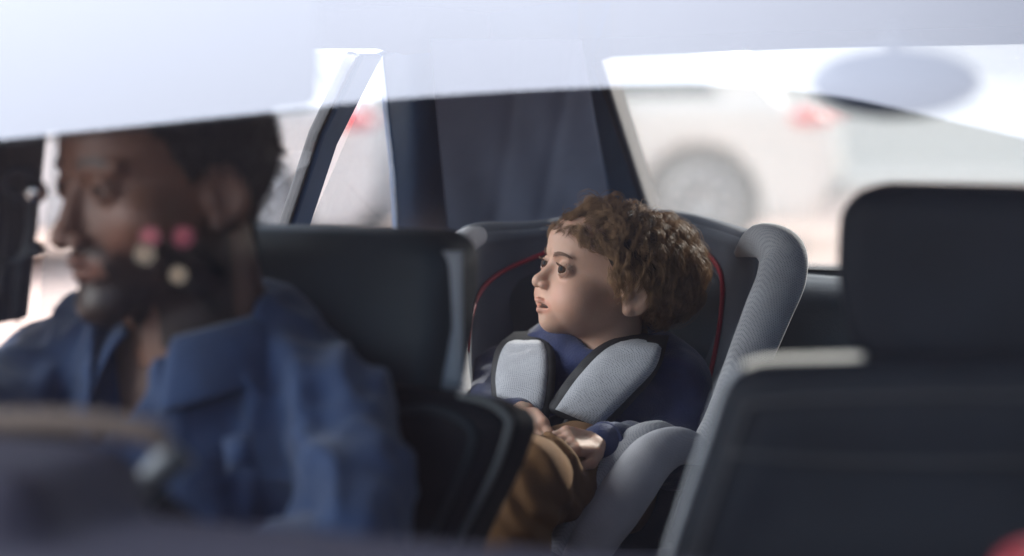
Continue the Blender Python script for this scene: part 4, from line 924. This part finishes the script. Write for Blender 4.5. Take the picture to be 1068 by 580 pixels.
# ------------------------------------------------------------------ ball on the dashboard
tb = P(1078, 612, 1.345); ty = mk('toy_ball', *uvs(tb, (.027, .027, .027), 28, 18), mat('red rubber', (.28, .012, .02), .5)); tag(ty, 'small red and blue ball on the dashboard in the bottom right corner', 'toy')
mk('blue_band', *tube([tb + .0255 * (math.cos(a) * np.array([.7, 0, .7]) + math.sin(a) * np.array([0, 1, 0])) + np.array([-.008, 0, .002]) for a in np.linspace(0, 2 * math.pi, 24)], .006, 8, caps=False), mat('blue rubber', (.02, .09, .4), .5), ty)

# ---------- the driver
drv = empty('person', tuple(P(200, 640, 2.4)), 'bearded man with short black hair in blue denim shirt at the wheel, looking left', 'person')
dorg = P(168, 188, 2.27)
dV, dF, dC, deyes, toD, dL = make_head(drv, dorg, R(-51), R(3), R(0), 1.24, True, .2)
parts = [(dV, dF)]; cols = [dC]
dk = [P(60, 392, 2.40), P(-55, 470, 2.15), P(-60, 560, 1.95), P(348, 440, 2.24), P(366, 562, 2.085), P(255, 645, 1.98)]
def dbody(G):
    d = chain(G, [P(200, 360, 2.34), P(205, 600, 2.36)], [.09, .14], .03)
    for i in (0, 3): d = smin(d, chain(G, [dk[i], dk[i + 1], dk[i + 2]], [.05, .036, .030], .02), .02)
    return d
V, F = nets(dbody, P(150, 480, 2.2) - [.42, .45, .34], P(150, 480, 2.2) + [.42, .35, .22], .014); parts.append((V, F)); cols.append(np.ones((len(V), 3)))
for w_, f_ in ((dk[2], ring[38]), (dk[5], ring[52])):
    fw = f_ - w_; tgt = w_ + fw * .25 if np.linalg.norm(fw) < .3 else w_
    base = f_ - fw / np.linalg.norm(fw) * .10 + np.array([0, 0, .02])
    fn = lambda G: smin(fingers_sdf(G, base, fw, np.array([0, -.3, 1.0]), .19, .55), cap(G, w_, base, .034, .028), .02)
    V, F = nets(fn, np.minimum(w_, f_) - .13, np.maximum(w_, f_) + .13, .006); parts.append((V, F)); cols.append(np.ones((len(V), 3)))
Vb, Fb = join(*parts); mk('body', Vb, Fb, M['skin2'], drv, cols=np.concatenate(cols))
for Ve, Fe, ce in deyes: mk('eye', Ve, Fe, M['eye'], drv, cols=ce)
def shirt(G):
    sh = [P(44, 388, 2.42), P(110, 374, 2.40), P(190, 372, 2.38), P(270, 390, 2.32), P(348, 426, 2.24)]
    d = chain(G, sh, [.062, .066, .070, .072, .068], .05)
    d = smin(d, chain(G, [P(200, 420, 2.34), P(205, 520, 2.34), P(215, 640, 2.40)], [.15, .165, .16], .05), .07)
    d = smin(d, chain(G, [dk[0], dk[1], dk[2]], [.066, .056, .046], .03), .03)
    d = smin(d, chain(G, [P(352, 436, 2.23), P(374, 510, 2.13), P(366, 565, 2.08)], [.070, .062, .060], .03), .03)
    d = smin(d, chain(G, [P(368, 560, 2.08), P(255, 640, 1.98)], [.062, .05], .03), .02)
    q = G[..., 0] * 1.0 + G[..., 2] * .35; 
    f = .018 * np.abs(vn(G * np.array([1.6, 1.0, .5], np.float32), 14, 11)) + .008 * np.abs(vn(G * np.array([1.0, 1.0, 1.3], np.float32), 30, 15)) + .007 * np.sin(q * 75 + 3 * vn(G, 9, 12)) * np.clip(vn(G, 7, 13) + .5, 0, 1)
    d = d + f
    neck = cap(G, toD((0, 2.2, -6)), toD((0, 3.4, -17)), .072, .074); d = smax(d, -neck, .012)
    vv = cap(G, toD((0, -3.0, -13.5)), toD((0, -7.0, -23)), .050, .012); return smax(d, -vv, .01)
V, F = nets(shirt, P(170, 480, 2.22) - [.46, .45, .34], P(170, 480, 2.22) + [.40, .36, .24], .006)
st = mk('shirt', V, F, M['denim'], drv)
# collar with two points
def collar(a, b, side):
    ang = side * (.42 + 2.7 * a); r0 = .078 + .030 * b + .012 * (1 - a) * b
    z0 = -11.8 - 2.3 * (1 - a) ** 2; c = toD((0, 2.6 - 1.5 * 0, 0)); base = toD((0, 3.0, z0)) 
    R2 = rotz(R(-35)); v = R2 @ np.array([math.sin(ang) * r0, -math.cos(ang) * r0 * 1.08, .018 - .055 * b * (1.25 - .5 * a)])
    return base + v + np.array([0, 0, .012 * math.sin(b * math.pi)])
for side in (-1, 1):
    V, F = grid(lambda a, b: collar(a, b, side), 26, 8); V, F = solid(V, F, np.tile([0, 0, -.004], (len(V), 1))); mk('collar', V, F, M['denim'], st)
V, F = prism([P(232, 458, 2.13), P(262, 452, 2.13), P(266, 486, 2.12), P(236, 494, 2.12)], (0, .004, 0)); mk('pocket_flap', V, F, M['denim'], st)
def dmask(v):
    y, z = v[:, 1], v[:, 2]; h = np.interp(y, [-9, -6.5, -4.5, -3, -1.0, .6, 3.2, 5, 11], [6.6, 6.0, 4.6, 3.4, 0, 1.6, .2, -4.5, -6.5]); return (z > h) & (z > -8)
def dcap(G):
    d = ell(G, (0, 1.3, 2.6), (7.45, 9.2, 8.1)) + vn(G, 1.6, 4) * .16 + vn(G, 3.2, 5) * .08
    h = np.interp(G[..., 1], [-9, -6.5, -4.5, -3, -1.0, .6, 3.2, 5, 11], [6.6, 6.0, 4.6, 3.4, 0, 1.6, .2, -4.5, -6.5]).astype(np.float32)
    return smax(d, h - G[..., 2], .3)
V, F = nets(dcap, (-9, -9, -8), (9, 12, 12), .22); dh = mk('hair', toD(V), F, M['hair2'], drv)
def dflow(p): return np.zeros(3)
hv, hf = grow_hair(dL, toD, 1500, 5, 1.1, .16, .05, 9, dmask, ctr=np.array([0, 1.2, 2.4]), rr=np.array([7.0, 8.8, 7.6]), steps=5, flow=dflow, lift=1.0)
mk('hair_tufts', hv, hf, M['hair2'], dh, flip=False)
